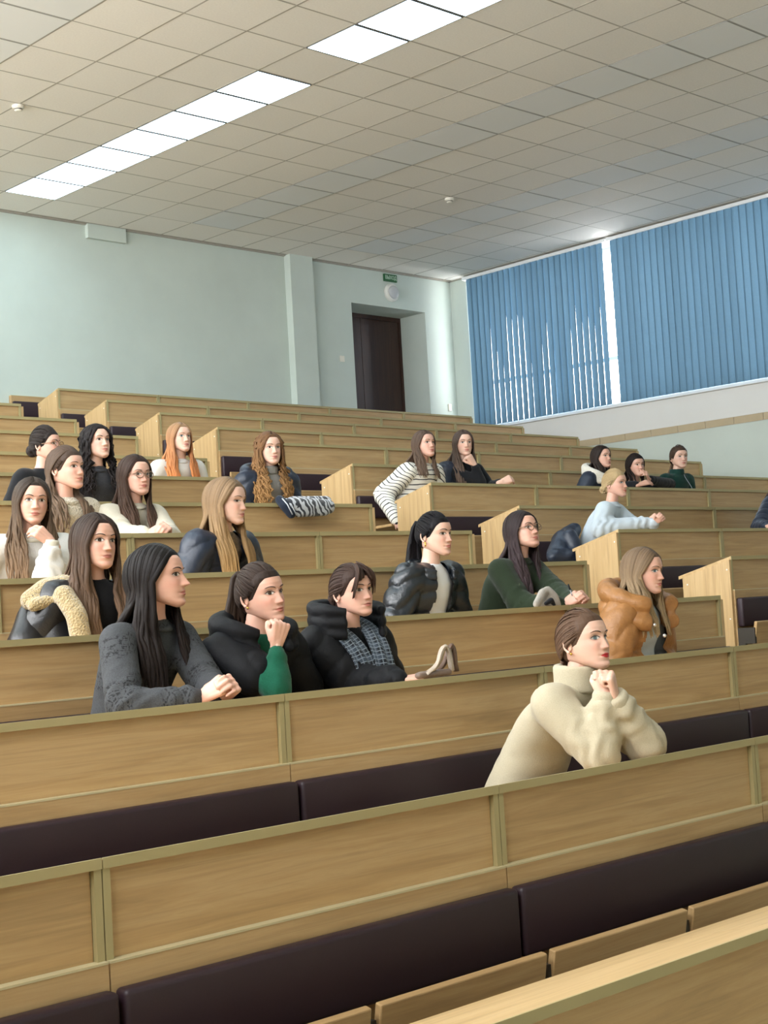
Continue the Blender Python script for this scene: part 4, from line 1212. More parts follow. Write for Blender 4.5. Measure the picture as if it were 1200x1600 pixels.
BLACKK = knit('black knit', '#17181c', 260, 0.15); GREYK = knit('grey marl knit', '#8c8a86', 260, 0.12); DGREEN = knit('dark green turtleneck knit', '#173a34', 240, 0.12)
SHERPA = sherpa('beige sherpa', '#a8946c'); SHERPAW = sherpa('cream sherpa', '#c9bea8'); FURW = sherpa('white fur trim', '#e2dccf'); DGREY = knit('dark grey lace knit', '#3a3b40', 180, 0.25)
TEEW = knit('white cotton tee', '#e3e6ea', 320, 0.03, bump=0.15); PEACH = knit('peach hood lining', '#d9bd9c', 240, 0.06)

# small wardrobe: each entry returns a function that dresses a body
def sweater(mat, th=0.010, amp=0.010, ease=0.008, name='sweater', **kw): return lambda b, r: build_garment(b, r, name, mat, th, None, amp, ease, **kw)
def puffer(mat, th=0.026, q=0.075, h=0.010, opening=None, name='jacket', **kw): return lambda b, r: build_garment(b, r, name, mat, th, (q, h), 0.012, 0.016, opening=opening, **kw)
def collar(mat, name='collar', **kw): return lambda b, r: roll_collar(b, r, name, mat, **kw)
def neckband(mat, h=0.0, r=0.011, name='neckband'): return lambda b, rt: roll_collar(b, rt, name, mat, rx=0.060*b.sc+b.th*0.5, ryf=0.058*b.sc+b.th*0.5, ryb=0.055*b.sc+b.th*0.5, h=h, r=r, tiltf=0.016, amp=0.002, z0=-0.012, voxel=0.006)
def cuffs(mat, r=0.034, length=0.055, which='RL'):
    def f(b, root):
        for nm, (Sh, El, Wr, side, a) in b.arms.items():
            if nm not in which: continue
            d = (Wr-El)/np.linalg.norm(Wr-El); m = MB()
            m.tube([Wr-b.O-d*(length-0.012)+d*t*length for t in np.linspace(0, 1, 6)], [r*b.sc*1.0, r*b.sc*1.06, r*b.sc*1.03, r*b.sc*1.02, r*b.sc*1.02, r*b.sc*0.9], 16)
            m.build('cuff', mat, root, smooth=True)
    return f

PEOPLE = []
def person(**k): k['id'] = len(PEOPLE)+1; PEOPLE.append(k)

# 1 cream turtleneck, chin on folded hands, third desk row from the front
def hair_1(h, f): h.cap(f, 0.004, 0.007); h.slick((0, -0.098, -0.035), 46, 0.0085, 0.004, phi_max=125, off=1.035); h.tail((0, -0.100, -0.045), 0.15, 12, 0.010, 0.012, (0, -0.01), spread=0.008, rise=0.0)
person(label='person in cream turtleneck sweater resting chin on folded hands', row=12, head=(912, 950, 1050), dy=0.30, yaw=0, pitch=9, byaw=8, hk=1.02, skin='red', hc=('#5d4636', '#6a5140'), brow='#4b382c', hair=hair_1, earrings=(1,), th=0.016, py=0.60, light_eyes=1,
  R=dict(w=(945, 1086, 0.17), e=(936, 1186, 0.20), fd=(-0.12, -0.05, 0.98), nd=(0.78, 0.6, 0.05), pose='fist'),
  L=dict(w=(962, 1090, 0.14), e=(1008, 1174, 0.14), fd=(0.30, -0.02, 0.95), nd=(-0.35, 0.92, 0.1), pose='fist'),
  clothes=[sweater(CREAM, 0.022, 0.014, 0.012), collar(CREAM, 'turtleneck', rx=0.062, ryf=0.064, ryb=0.058, h=0.062, r=0.015, tiltf=0.012, amp=0.005, z0=-0.008), cuffs(CREAM, 0.043, 0.06)])
# 2 charcoal patterned sweater, long dark hair
def hair_2(h, f): h.cap(f, 0.012, 0.009); h.long(56, 0.36, 0.0, (80, 60), 0.8, 0.003, 0.12, 0.0125, 0.42, 0.085, 0.07, (0, 0.9), 0.10, 0.05)
person(label='person in charcoal patterned sweater with clasped hands on the desk', row=11, head=(246, 848, 953), dy=0.40, yaw=36, pitch=5, byaw=12, skin='rosy', hc=('#130e0d', '#2a1f1a'), brow='#241c18', hair=hair_2, nose=1.15, th=0.012,
  R=dict(w=(318, 1088, 0.10), e=(196, 1105, 0.26), fd=(-0.25, 0.85, 0.45), nd=(0.85, 0.2, 0.35), pose='clasp'),
  L=dict(w=(352, 1086, 0.075), fd=(0.35, 0.75, 0.5), nd=(-0.8, 0.3, 0.35), pose='clasp'),
  clothes=[sweater(FAIR, 0.012, 0.012, 0.010), neckband(FAIR)])

def ribbon(mb, pts, width, thick, axis, al, ac, n=22):
    """cloth band: centre line pts, width along axis, thickness across"""
    P = np.array(pts, float); t = np.linspace(0, 1, n); k = np.linspace(0, 1, len(P))
    C = np.stack([np.interp(t, k, P[:, j]) for j in range(3)], 1)
    for _ in range(4): C[1:-1] = (C[:-2]+2*C[1:-1]+C[2:])/4
    T = np.gradient(C, axis=0); T /= np.linalg.norm(T, axis=1)[:, None]
    V = []; Fc = []; m = 9; L = np.concatenate([[0], np.cumsum(np.linalg.norm(np.diff(C, axis=0), axis=1))])
    for i in range(n):
        A = np.asarray(axis[i*len(axis)//n] if np.ndim(axis) == 2 else axis, float); A = A-T[i]*(A@T[i]); A /= np.linalg.norm(A); Nn = np.cross(T[i], A)
        w = width if np.isscalar(width) else np.interp(t[i], np.linspace(0, 1, len(width)), width)
        for sgn in (1, -1):
            for j in range(m):
                u = (j/(m-1)-0.5)*sgn; V.append(C[i]+A*u*w+Nn*(thick*sgn*math.sqrt(max(0, 1-(2*u)**2*0.98))+0.006*math.sin(u*14+i*0.3)))
                al.append(L[i]); ac.append(u*w)
    q = 2*m
    for i in range(n-1):
        for j in range(q): Fc.append((i*q+j, i*q+(j+1) % q, (i+1)*q+(j+1) % q, (i+1)*q+j))
    Fc.append(tuple(range(q-1, -1, -1))); Fc.append(tuple((n-1)*q+j for j in range(q)))
    mb.add(V, Fc)
def scarf(mat, name='scarf'):
    def f(b, root):
        mb = MB(); al = []; ac = []; W3 = lambda x, y, z: b.N+b.B@np.array([x, y, z])-b.O
        ribbon(mb, [W3(0.0, -0.085, 0.035), W3(0.075, -0.04, 0.03), W3(0.075, 0.05, -0.01), W3(0.045, 0.125, -0.10), W3(0.04, 0.155, -0.22), W3(0.04, 0.155, -0.34)], [0.05, 0.07, 0.09, 0.10, 0.105, 0.11], 0.012, b.R, al, ac)
        ribbon(mb, [W3(0.0, -0.085, 0.03), W3(-0.075, -0.04, 0.03), W3(-0.078, 0.05, -0.01), W3(-0.045, 0.13, -0.10), W3(-0.035, 0.16, -0.22), W3(-0.045, 0.16, -0.34)], [0.05, 0.07, 0.09, 0.10, 0.105, 0.11], 0.012, b.R, al, ac)
        mb.attrs['along'] = al; mb.attrs['across'] = ac; mb.build(name, mat, root, smooth=True)
    return f
def zipline(mat, x=0.0, z0=-0.03, z1=-0.36, w=0.006):
    def f(b, root):
        mb = MB(); pts = [b.N+b.B@np.array([x, 0.075+0.10*sstep(0, 0.2, -z)+b.th, z])-b.O for z in np.linspace(z0, z1, 12)]
        mb.tube(pts, w, 6); mb.build('zip', mat, root, smooth=True)
    return f
def studs(mat, pts, r=0.009):
    def f(b, root):
        for p in pts:
            mb = MB(); mb.ell(b.N+b.B@np.array(p)-b.O, (r, r, r)); mb.build('snap_button', mat, root, smooth=True)
    return f

# 3 black puffer with hood, teal sleeve, fist under chin
def hair_3(h, f): h.cap(f, 0.0, 0.008); h.slick((0, -0.085, 0.070), 46, 0.0085, 0.0, phi_max=125, off=1.04); h.tail((0, -0.086, 0.074), 0.19, 22, 0.013, 0.028, (0.0, -0.015), spread=0.013, rise=0.028)
person(label='person in black puffer jacket with teal sleeve, chin propped on one fist', row=11, head=(408, 878, 976), dy=0.33, yaw=5, pitch=4, roll=-6, byaw=4, skin='rosy', hc=('#33261f', '#45352a'), brow='#3a2a22', hair=hair_3, earrings=(1,), th=0.020, drape_arm=1,
  R=dict(w=(432, 1008, 0.20), e=(434, 1080, 0.19), fd=(-0.15, 0.25, 0.95), nd=(0.25, 0.85, -0.3), pose='fist'),
  clothes=[sweater(TEAL, 0.008, 0.006, 0.007), puffer(BLACKP, 0.030, 0.11, 0.009, (0.05, 0.05), arms='L', drape='R'), collar(BLACKP, 'hood', rx=0.125, ryf=0.110, ryb=0.115, h=0.05, r=0.034, rb=0.045, gap=32, tiltf=0.05, z0=0.0, amp=0.018), zipline(plain('zip metal', '#8c9298', 0.35, 0.8), 0.055, -0.10)])
# 4 black puffer, plaid scarf
def hair_4(h, f):
    h.cap(f, 0.0, 0.009); h.slick((0, -0.100, -0.01), 44, 0.009, 0.0, phi_max=125, off=1.045); h.bun((0, -0.108, -0.012), 0.030)
    for sx, x1, z1 in ((1, 0.056, -0.03), (1, 0.054, 0.0), (1, 0.050, 0.028), (-1, 0.052, -0.02), (-1, 0.050, 0.01), (1, 0.034, 0.046), (-1, 0.034, 0.044), (1, 0.018, 0.052)):
        h.strands([((sx*0.004, 0.050, 0.114), (sx*x1*0.5, 0.090, 0.088), (sx*x1*0.9, 0.099, 0.050), (sx*x1*1.1, 0.090-0.022*(z1 < 0.02), z1))], 0.0055, 5, 0.004)
person(label='person in black high-collared puffer jacket with a grey plaid scarf', row=11, head=(550, 880, 966), dy=0.38, yaw=0, pitch=5, roll=-3, byaw=0, skin='rosy', hc=('#3c2b24', '#4a372d'), brow='#3b2b24', hair=hair_4, th=0.024,
  R=dict(w=(628, 1062, 0.11), e=(560, 1075, 0.32), fd=(-0.75, 0.62, 0.02), nd=(0.2, 0.1, 0.95), pose='soft'),
  clothes=[sweater(BLACKK, 0.006, 0.006, 0.004), puffer(BLACKP, 0.028, 0.10, 0.010, (0.06, 0.05)), collar(BLACKP, 'stand_collar', rx=0.130, ryf=0.125, ryb=0.105, h=0.085, r=0.028, gap=40, tiltf=0.03, z0=0.0, amp=0.014), scarf(PLAID)])
# 5 long brown hair, black top, sherpa coat
def hair_5(h, f): h.cap(f, 0.012, 0.010); h.long(52, 0.40, 0.008, (52, 48), 1.15, 0.006, 0.14, 0.013, 0.5, 0.085, 0.085, (0, 1.0), 0.11, 0.06)
person(label='person in black top with a sherpa-edged coat at the shoulder', row=10, head=(149, 800, 892), dy=0.46, yaw=0, pitch=3, roll=3, byaw=-4, skin='warm', hc=('#2f221c', '#7d624c'), brow='#33241c', hair=hair_5, th=0.018,
  clothes=[sweater(BLACKK, 0.007, 0.006, 0.004), puffer(shell('dark leather coat', '#1b1b1e', 0.35), 0.020, 0.3, 0.002, (0.08, 0.06))])
# 6 black ponytail, leatherette puffer, white tee
def hair_6(h, f): h.cap(f, 0.0, 0.008); h.slick((0, -0.088, 0.062), 46, 0.0085, 0.0, phi_max=125, off=1.04); h.tail((0, -0.090, 0.064), 0.28, 22, 0.013, 0.035, (0.01, -0.03), spread=0.012, rise=0.022)
person(label='person in shiny black quilted jacket over a white tee', row=10, head=(679, 799, 870), dy=0.48, yaw=6, pitch=1, byaw=4, skin='fair', hc=('#121013', '#17151a'), brow='#1b1618', hair=hair_6, earrings=(1,), drop=1, th=0.022,
  clothes=[sweater(TEEW, 0.006, 0.004, 0.003, 'tee'), puffer(LEATHER, 0.028, 0.085, 0.017, (0.055, 0.085)), collar(LEATHER, 'collar', rx=0.105, ryf=0.115, ryb=0.085, h=0.03, r=0.022, gap=36, tiltf=0.06, z0=-0.015, amp=0.008)])
# 7 dark green sweater, glasses, looking up
def hair_7(h, f): h.cap(f, 0.012, 0.009); h.long(50, 0.37, 0.0, (66, 60), 0.85, 0.006, 0.13, 0.0125, 0.5, 0.080, 0.075, (0, 1.0), 0.10, 0.06)
person(label='person in dark green sweater and glasses looking up, holding a pen', row=10, head=(816, 798, 860), dy=0.42, yaw=-3, pitch=14, byaw=6, hk=1.06, skin='rosy', hc=('#241b1b', '#5a4a4e'), brow='#2c2022', hair=hair_7, glasses=1, jaw=1.08, th=0.014, bw=1.08,
  R=dict(w=(884, 944, 0.10), e=(815, 946, 0.33), fd=(-0.35, 0.75, 0.5), nd=(0.8, 0.3, 0.4), pose='clasp'),
  L=dict(w=(903, 943, 0.07), fd=(0.3, 0.75, 0.5), nd=(-0.8, 0.3, 0.4), pose='clasp'),
  clothes=[sweater(OLIVE, 0.016, 0.014, 0.012), neckband(OLIVE)])
# 8 mustard puffer
def hair_8(h, f): h.cap(f, 0.012, 0.010); h.long(46, 0.25, -0.01, (70, 58), 1.0, 0.006, 0.12, 0.0125, 0.5, 0.080, 0.080, (0, 1.0), 0.09, 0.06)
person(label='person in open mustard puffer coat over a pale blue tee', row=11, head=(1006, 854, 928), dy=0.50, yaw=7, pitch=-2, byaw=8, skin='rosy', hc=('#6b5744', '#b39a76'), brow='#6a5140', hair=hair_8, th=0.022, light_eyes=1,
  clothes=[sweater(BLUEK, 0.007, 0.006, 0.004, 'tee'), puffer(MUSTARD, 0.042, 0.13, 0.014, (0.085, 0.13)), collar(MUSTARD, 'hood', rx=0.160, ryf=0.145, ryb=0.130, h=0.08, r=0.038, rb=0.052, gap=40, tiltf=0.10, z0=-0.01, amp=0.022, quilt=5, taper=False), studs(plain('snap metal', '#d9d6d2', 0.25, 0.8), [(0.115, 0.135, -0.105), (0.085, 0.165, -0.155)])])
# 9 hand over mouth, white fleece
def hair_9(h, f): h.cap(f, 0.012, 0.010); h.long(50, 0.36, 0.004, (56, 60), 0.95, 0.005, 0.14, 0.0125, 0.5, 0.085, 0.080, (0, 1.0), 0.10, 0.06)
person(label='person in white fleece covering the mouth with one hand', row=9, head=(50, 744, 822), dy=0.38, yaw=-19, pitch=2, roll=4, byaw=-14, skin='warm', hc=('#332821', '#8a7057'), brow='#2d211b', hair=hair_9, th=0.016,
  L=dict(w=(80, 848, 0.225), e=(76, 902, 0.24), fd=(0.72, -0.10, 0.68), nd=(-0.30, 0.92, 0.15), pose='soft', thumb='wrap'),
  clothes=[sweater(WHITEK, 0.018, 0.016, 0.014, 'fleece'), neckband(WHITEC, 0.01), cuffs(WHITEC, 0.036, 0.05)])
# 10 long straight blonde-brown hair, navy puffer
def hair_10(h, f): h.cap(f, 0.012, 0.010); h.long(58, 0.36, 0.0, (70, 58), 1.0, 0.002, 0.2, 0.0125, 0.5, 0.085, 0.085, (0, 1.0), 0.10, 0.04)
person(label='person in navy padded coat seated below the zebra-print wrap', row=9, head=(354, 743, 822), dy=0.42, yaw=20, pitch=-2, byaw=10, hk=0.97, skin='fair', hc=('#7d664e', '#a88556'), brow='#6b5240', hair=hair_10, th=0.024, eye=0.6,
  clothes=[sweater(knit('beige leopard knit', '#7d6a55', 60, 0.5), 0.007, 0.006, 0.004), puffer(NAVYP, 0.030, 0.10, 0.012, (0.05, 0.05)), collar(NAVYP, 'hood', rx=0.135, ryf=0.115, ryb=0.125, h=0.045, r=0.034, rb=0.048, gap=72, tiltf=0.06, z0=-0.01, amp=0.018)])
# 11 glasses, white cardigan
def hair_11(h, f): h.cap(f, 0.012, 0.009); h.long(48, 0.38, 0.0, (66, 60), 0.9, 0.004, 0.14, 0.012, 0.5, 0.075, 0.075, (0, 1.0), 0.09, 0.05)
person(label='person in cream cardigan and glasses with hands folded on the desk', row=8, head=(211, 709, 776), dy=0.40, yaw=-2, pitch=2, byaw=0, skin='rosy', hc=('#35261f', '#5c4436'), brow='#3a2920', hair=hair_11, glasses=1, jaw=1.05, th=0.016,
  R=dict(w=(232, 834, 0.12), e=(195, 838, 0.34), fd=(-0.5, 0.75, 0.35), nd=(0.6, 0.3, 0.7), pose='clasp'),
  L=dict(w=(262, 832, 0.08), fd=(0.55, 0.65, 0.35), nd=(-0.55, 0.3, 0.7), pose='clasp'),
  clothes=[sweater(WHITEC, 0.016, 0.014, 0.012, 'cardigan'), neckband(WHITEC, 0.01)])
# 12 hair half up, cream sherpa jacket
def hair_12(h, f):
    h.cap(f, 0.0, 0.009); h.slick((0, -0.080, 0.065), 40, 0.009, 0.0, phi_max=95, off=1.045); h.bun((0.0, -0.088, 0.066), 0.020, 8)
    h.long(34, 0.30, 0.0, (118, 105), 0.9, 0.007, 0.13, 0.0125, 0.45, 0.10, 0.03, (0.1, 1.0), 0.10, 0.07)
person(label='person in cream sherpa jacket just behind the white fleece', row=8, head=(104, 695, 768), dy=0.45, yaw=16, pitch=4, byaw=2, hk=0.97, skin='rosy', hc=('#4a3a30', '#77624f'), brow='#40302a', hair=hair_12, th=0.022,
  clothes=[sweater(SHERPAW, 0.024, 0.012, 0.016, 'jacket'), neckband(SHERPAW, 0.015, 0.018)])
# 13 dark curly hair
def hair_13(h, f): h.cap(f, 0.012, 0.012); h.long(46, 0.28, 0.006, (62, 54), 1.25, 0.017, 0.065, 0.013, 0.5, 0.10, 0.06, (0, 0.6), 0.11, 0.08, curl=1)
person(label='person in dark lace-patterned top behind the cream sherpa jacket', row=7, head=(151, 661, 720), dy=0.45, yaw=0, pitch=8, byaw=-4, skin='fair', hc=('#1d1818', '#2b2322'), brow='#221a18', hair=hair_13, th=0.012,
  clothes=[sweater(DGREY, 0.010, 0.008, 0.006), neckband(DGREY)])
# 14 dark bun, black top, at the left edge
def hair_14(h, f): h.cap(f, 0.0, 0.009); h.slick((0, -0.095, 0.02), 44, 0.010, 0.0, phi_max=118, off=1.05, sag=-0.012); h.bun((0.01, -0.100, -0.02), 0.036, 18)
person(label='person in black sweater half hidden at the left edge', row=7, head=(72, 668, 722), dy=0.46, yaw=28, pitch=4, byaw=10, hk=1.05, skin='rosy', hc=('#2a2320', '#3a302b'), brow='#2a211d', hair=hair_14, glasses=1, th=0.012,
  clothes=[sweater(BLACKK, 0.014, 0.012, 0.010), neckband(BLACKK)])
# 15 ginger-tipped hair, white hoodie
def hair_15(h, f): h.cap(f, 0.012, 0.009); h.long(44, 0.34, 0.0, (62, 58), 0.85, 0.005, 0.14, 0.012, 0.55, 0.085, 0.080, (0.05, 1.25), 0.09, 0.05)
person(label='person in white hoodie with a peach hood lining', row=6, head=(281, 659, 709), dy=0.45, yaw=-6, pitch=6, byaw=-8, skin='fair', hc=('#97785a', '#c77a45'), brow='#8a6a50', hair=hair_15, th=0.016, light_eyes=1,
  clothes=[sweater(WHITEK, 0.014, 0.012, 0.012, 'hoodie'), collar(PEACH, 'hood', rx=0.115, ryf=0.10, ryb=0.105, h=0.02, r=0.024, rb=0.034, gap=95, tiltf=0.03, z0=-0.02), neckband(WHITEK, 0.01)])
# 16 curly auburn hair, coat on the shoulders
def hair_16(h, f): h.cap(f, 0.012, 0.013); h.long(50, 0.36, -0.004, (60, 56), 1.2, 0.017, 0.055, 0.0125, 0.55, 0.100, 0.075, (0, 1.0), 0.12, 0.08, curl=1)
person(label='person in grey turtleneck with a navy coat over the shoulders', row=7, head=(421, 673, 728), dy=0.46, yaw=-17, pitch=2, byaw=-10, skin='fair', hc=('#6b4c33', '#a57c4c'), brow='#5a4030', hair=hair_16, th=0.018,
  clothes=[sweater(GREYK, 0.009, 0.008, 0.006), collar(GREYK, 'turtleneck', rx=0.060, ryf=0.058, ryb=0.056, h=0.035, r=0.013, tiltf=0.006, amp=0.002, z0=-0.004), puffer(NAVYP, 0.030, 0.11, 0.012, (0.10, 0.12), arms='', drape='RL', name='coat'), collar(NAVYP, 'hood', rx=0.150, ryf=0.10, ryb=0.12, h=0.05, r=0.036, rb=0.046, gap=62, tiltf=0.08, z0=-0.015, amp=0.018)])
# 17 striped sweater
def hair_17(h, f): h.cap(f, 0.012, 0.009); h.long(44, 0.22, 0.004, (72, 62), 0.9, 0.004, 0.14, 0.012, 0.5, 0.080, 0.080, (0, 1.0), 0.09, 0.05)
person(label='person in white sweater with thin black stripes beside the aisle', row=6, head=(663, 671, 717), dy=0.44, yaw=-7, pitch=8, byaw=0, skin='rosy', hc=('#55443a', '#6d594a'), brow='#4a382e', hair=hair_17, th=0.018, hint=None,
  R=dict(w=(616, 806, 0.50), hint=(0.25, -0.9, 0.0), pose='relaxed'),
  clothes=[sweater(STRIPE, 0.022, 0.016, 0.020, cut=-0.05), neckband(STRIPE)])
# 18 fist at mouth, black top, dark coat
def hair_18(h, f): h.cap(f, 0.012, 0.009); h.long(44, 0.30, 0.004, (60, 62), 0.9, 0.004, 0.14, 0.012, 0.5, 0.085, 0.075, (0, 1.0), 0.10, 0.05)
person(label='person in black top holding a fist to the mouth beside striped sweater', row=6, head=(724, 671, 715), dy=0.40, yaw=-30, pitch=4, byaw=-14, skin='fair', hc=('#4a3c36', '#665448'), brow='#43342c', hair=hair_18, th=0.016,
  R=dict(w=(741, 725, 0.27), e=(751, 754, 0.27), fd=(0.55, -0.1, 0.8), nd=(-0.2, 0.95, 0.1), pose='fist'),
  L=dict(w=(784, 753, 0.10), e=(765, 762, 0.34), fd=(-0.9, 0.3, 0.3), nd=(-0.1, 0.9, 0.5), pose='soft'),
  clothes=[sweater(BLACKK, 0.008, 0.006, 0.006), puffer(NAVYP, 0.024, 0.12, 0.008, (0.06, 0.06), arms='', drape='R', name='vest'), collar(NAVYP, 'collar', rx=0.115, ryf=0.08, ryb=0.10, h=0.03, r=0.026, gap=60, tiltf=0.05, z0=-0.02)])
# 19 navy coat with white fur hood
def hair_19(h, f): h.cap(f, 0.012, 0.010); h.long(40, 0.16, 0.0, (74, 62), 0.95, 0.004, 0.14, 0.012, 0.5, 0.07, 0.07, (0, 1.0), 0.08, 0.05)
person(label='person in navy coat with a white fur-lined hood', row=6, head=(940, 695, 733), dy=0.45, yaw=-4, pitch=6, byaw=2, skin='rosy', hc=('#2b221f', '#3d312b'), brow='#2b201c', hair=hair_19, th=0.022,
  clothes=[puffer(NAVYP, 0.030, 0.10, 0.008), collar(FURW, 'fur_hood', rx=0.128, ryf=0.115, ryb=0.120, h=0.07, r=0.027, rb=0.042, gap=26, tiltf=0.10, z0=0.0)])
# 20 leaning on folded arms
def hair_20(h, f): h.cap(f, 0.0, 0.009); h.slick((0, -0.098, -0.02), 40, 0.0095, 0.0, phi_max=125, off=1.05); h.long(18, 0.16, 0.004, (76, 70), 0.7, 0.004, 0.14, 0.010, 0.6, 0.07, 0.06, (0, 0.6), 0.08, 0.05)
person(label='person leaning low over the desk on folded black-sleeved arms', row=6, head=(993, 708, 746), dy=0.30, yaw=-20, pitch=2, byaw=-6, skin='warm', hc=('#241c1a', '#3a2d28'), brow='#261c18', hair=hair_20, th=0.012,
  R=dict(w=(1000, 757, 0.09), e=(968, 762, 0.28), fd=(-0.8, 0.4, 0.2), nd=(0.1, 0.6, 0.75), pose='relaxed'),
  L=dict(w=(1014, 749, 0.13), e=(1046, 757, 0.24), fd=(0.55, 0.2, 0.55), nd=(-0.2, 0.8, 0.5), pose='soft'),
  clothes=[sweater(BLACKK, 0.012, 0.010, 0.010), neckband(BLACKK)])
# 21 dark green turtleneck with zip
def hair_21(h, f): h.cap(f, 0.0, 0.009); h.slick((0, -0.095, -0.04), 44, 0.010, 0.0, phi_max=125, off=1.055); h.tail((0.01, -0.098, -0.04), 0.20, 12, 0.011, 0.01, (0.06, -0.02), spread=0.010, rise=0.0)
person(label='person in dark green zipped turtleneck near the window wall', row=6, head=(1061, 695, 733), dy=0.45, yaw=-28, pitch=2, byaw=-8, skin='fair', hc=('#4a3a30', '#8d7358'), brow='#42332a', hair=hair_21, th=0.014,
  clothes=[sweater(DGREEN, 0.014, 0.012, 0.010), collar(DGREEN, 'turtleneck', rx=0.060, ryf=0.058, ryb=0.056, h=0.035, r=0.014, tiltf=0.006, amp=0.003, z0=-0.004), zipline(plain('zip metal', '#8c9298', 0.35, 0.8), 0.0, -0.02, -0.2, 0.004)])
# 22 blonde, pale blue sweater, by the aisle end panel
def hair_22(h, f): h.cap(f, 0.0, 0.009); h.slick((0, -0.098, -0.025), 46, 0.0095, 0.0, phi_max=125, off=1.05); h.bun((0, -0.110, -0.035), 0.030, 16)
person(label='person in pale blue sweater with hands clasped beside the aisle', row=8, head=(961, 732, 778), dy=0.36, yaw=6, pitch=2, byaw=22, skin='rosy', hc=('#b39a72', '#cbb48a'), brow='#8a6f52', hair=hair_22, th=0.018, light_eyes=1,
  R=dict(w=(1013, 816, 0.12), e=(938, 826, 0.34), fd=(-0.15, 0.8, 0.45), nd=(0.75, 0.3, 0.5), pose='clasp'),
  L=dict(w=(1024, 815, 0.07), fd=(0.3, 0.75, 0.45), nd=(-0.75, 0.3, 0.5), pose='clasp'),
  clothes=[sweater(BLUEK, 0.020, 0.018, 0.018), neckband(BLUEK, 0.0, 0.012)])
# 23 mostly outside the right edge
def hair_23(h, f): h.cap(f, 0.012, 0.010); h.long(40, 0.24, 0.0, (70, 62), 0.95, 0.004, 0.14, 0.012, 0.5, 0.08, 0.08, (0, 1.0), 0.09, 0.05)
person(label='person in dark navy jacket cut off by the right edge', row=8, head=(1226, 727, 769), dy=0.45, yaw=-6, pitch=2, byaw=0, skin='warm', hc=('#2b221f', '#3d312b'), brow='#2b201c', hair=hair_23, th=0.022,
  R=dict(w=(1200, 822, 0.14), e=(1188, 826, 0.38)),
  clothes=[puffer(NAVYP, 0.024, 0.11, 0.008)])

# ------------------------------------------------------------------ build desks, people, belongings
for sp in PEOPLE:
    _b = Body(sp); OCC.add((sp['row'], float(_b.P[0])))
build_desks()
BODIES = {}
for sp in PEOPLE: BODIES[sp['id']] = make_person(sp)

def soft_thing(name, label, cat, shapes, mat, voxel=0.008, amp=0.010, seed=1, part='fabric', sm=4, scale=1.2):
    """a soft heap of cloth standing as its own thing; shapes in hall coordinates"""
    V, F = fuse(shapes, voxel, sm); N = vnormals(V, F); V = folds(V, N, amp, seed, scale)
    O = np.array([V[:, 0].mean(), V[:, 1].mean(), V[:, 2].min()])
    root = empty(name, tuple(O), label, cat)
    mb = MB(); mb.add(V-O, F); mb.build(part, mat, root, smooth=True)
    return root, O
def caps(pts, r, flat=None):
    out = []
    rr = [r]*len(pts) if np.isscalar(r) else r
    for i in range(len(pts)-1): out.append(capsule_vf(pts[i], pts[i+1], rr[i], rr[i+1], 14, flat))
    return out
# zebra-print wrap hanging over the front edge of a desk
y7 = YROW[7]
A_ = lambda px, py, dy, row: at(px, py, YROW[row]+dy)
main = caps([A_(452, 790, -0.055, 7), A_(480, 792, -0.06, 7), A_(512, 792, -0.055, 7)], [0.052, 0.060, 0.050])
main += caps([A_(455, 784, 0.03, 7), A_(510, 783, 0.03, 7)], [0.036, 0.036])
main += caps([A_(466, 800, -0.075, 7), A_(508, 798, -0.075, 7)], [0.036, 0.034])
zr, zO = soft_thing('rolled_wrap', 'rolled zebra-print wrap hanging over the desk edge', 'wrap', main, ZEBRA, 0.008, 0.012, 4)
V, F = fuse(caps([A_(437, 781, -0.01, 7), A_(446, 790, -0.06, 7), A_(455, 803, -0.075, 7)], [0.030, 0.036, 0.030]), 0.008, 3)
mb = MB(); mb.add(V-zO, F); mb.build('lining', knit('dark blue lining', '#232a38', 200, 0.1), zr, smooth=True)
for dx in (0, 6):
    mb = MB(); mb.tube(np.array([A_(441+dx, 779, -0.055, 7), A_(449+dx, 788, -0.10, 7), A_(457+dx, 804, -0.112, 7)])-zO, 0.004, 6); mb.build('edge_stripe', plain('wrap white edge', '#b9bdc4', 0.9), zr, smooth=True)
# dark jacket heaped on the seat beside the pale blue sweater
sh = caps([A_(872, 868, 0.55, 8), A_(880, 846, 0.60, 8), A_(896, 828, 0.62, 8)], [0.085, 0.09, 0.06])
sh += caps([A_(866, 870, 0.50, 8), A_(895, 872, 0.45, 8)], [0.06, 0.07]) + caps([A_(890, 838, 0.52, 8), A_(900, 865, 0.48, 8)], [0.06, 0.07])
soft_thing('folded_jacket', 'dark navy padded jacket heaped on the seat beside the pale blue sweater', 'jacket', sh, NAVYP, 0.009, 0.05, 9, scale=1.0)
# grey fabric bag on the desk before the woman in green
gr, gO = soft_thing('fabric_bag', 'small pale grey fabric bag on the desk before the green sweater', 'bag',
    caps([A_(838, 944, 0.09, 10), A_(848, 927, 0.10, 10), A_(856, 922, 0.10, 10)], [0.020, 0.024, 0.020], ((0, 1, 0), 0.8))+caps([A_(856, 923, 0.10, 10), A_(866, 932, 0.09, 10), A_(873, 945, 0.085, 10)], [0.020, 0.020, 0.013])+caps([A_(843, 945, 0.10, 10), A_(852, 934, 0.11, 10), A_(866, 946, 0.10, 10)], [0.030, 0.032, 0.026], ((0, 1, 0), 0.7)), knit('pale grey canvas', '#a5a098', 200, 0.1), 0.005, 0.012, 3)
V, F = fuse(caps([A_(853, 943, 0.055, 10), A_(861, 938, 0.055, 10), A_(866, 945, 0.055, 10)], [0.010, 0.014, 0.008]), 0.004, 2)
mb = MB(); mb.add(V-gO, F); mb.build('opening', BLACKK, gr, smooth=True)  # solid black lump put in for the dark inside of the bag
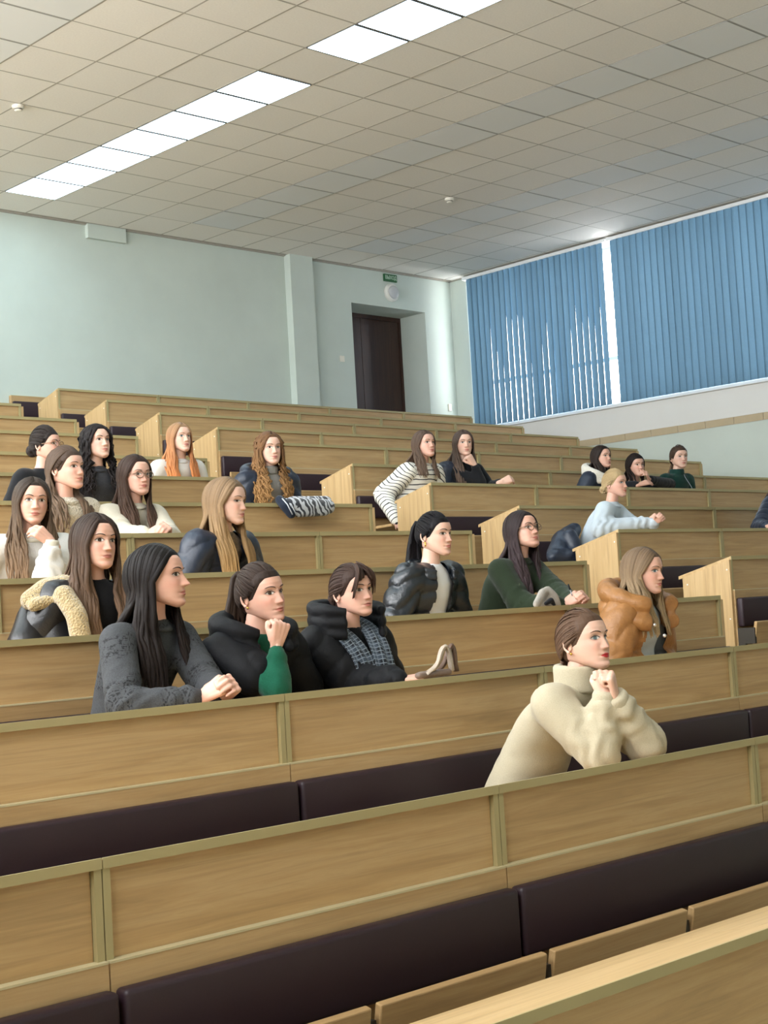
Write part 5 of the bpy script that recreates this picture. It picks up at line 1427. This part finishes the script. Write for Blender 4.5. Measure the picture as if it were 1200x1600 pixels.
# handbag with two upright strap loops by the plaid scarf
hb_, hO = soft_thing('handbag', 'taupe handbag with two upright straps beside the plaid scarf', 'handbag',
    caps([A_(655, 1056, 0.055, 11), A_(700, 1050, 0.055, 11)], [0.018, 0.016], ((0, 0, 1), 0.8)), shell('taupe leather', '#77655a', 0.45), 0.006, 0.004, 2)
for (pts, c) in (([(664, 1054, 0.05), (684, 1042, 0.05), (690, 1016, 0.05), (696, 1008, 0.05), (702, 1018, 0.05), (706, 1048, 0.05)], '#b9aa9a'), ([(680, 1052, 0.075), (694, 1040, 0.075), (702, 1014, 0.075), (706, 1006, 0.075), (709, 1016, 0.075), (713, 1049, 0.075)], '#6d5546')):
    mb = MB(); al = []; ac = []; ribbon(mb, [A_(x, y, d, 11)-hO for x, y, d in pts], 0.024, 0.003, (0.3, 0.9, 0.0), al, ac); mb.build('strap', shell('strap '+c, c, 0.5), hb_, smooth=True)
# sherpa-lined coat slung over the backrest left of the brown-haired woman
cr, cO = soft_thing('sherpa_coat', 'dark coat with thick beige sherpa edge slung over the seat back at left', 'coat',
    caps([A_(48, 938, 0.56, 10), A_(74, 922, 0.56, 10), A_(106, 916, 0.55, 10)], [0.042, 0.050, 0.05])+caps([A_(100, 930, 0.44, 10), A_(120, 962, 0.38, 10), A_(128, 1006, 0.36, 10)], [0.042, 0.042, 0.042])+caps([A_(52, 946, 0.50, 10), A_(100, 932, 0.49, 10)], [0.026, 0.03]), SHERPA, 0.008, 0.010, 6, 'sherpa_edge')
V, F = fuse(caps([A_(52, 962, 0.60, 10), A_(40, 1010, 0.55, 10)], [0.06, 0.075])+caps([A_(82, 950, 0.58, 10), A_(88, 1015, 0.52, 10)], [0.07, 0.085])+caps([A_(106, 960, 0.56, 10), A_(118, 1015, 0.52, 10)], [0.05, 0.06]), 0.010, 4)
N_ = vnormals(V, F); V = folds(V, N_, 0.016, 12)
mb = MB(); mb.add(V-cO, F); mb.build('coat_body', MATS['dark leather coat'], cr, smooth=True)
# pen between the fingers of the woman in green
b7 = BODIES[7][0]; pt = A_(891, 922, 0.06, 10); O = A_(888, 930, 0.06, 10)
pen = empty('pen', tuple(O), 'black pen held by the person in the dark green sweater', 'pen')
mb = MB(); mb.tube([pt-O+np.array([0.0, 0.01, 0.028]), pt-O], [0.004, 0.004], 10); mb.build('barrel', BLACKK, pen, smooth=True)
mb = MB(); mb.tube([pt-O, pt-O-np.array([0.0, 0.008, 0.022]), pt-O-np.array([0.0, 0.011, 0.030])], [0.0038, 0.003, 0.0008], 10); mb.build('tip', plain('pen tip', '#9a9a9a', 0.3, 0.8), pen, smooth=True)
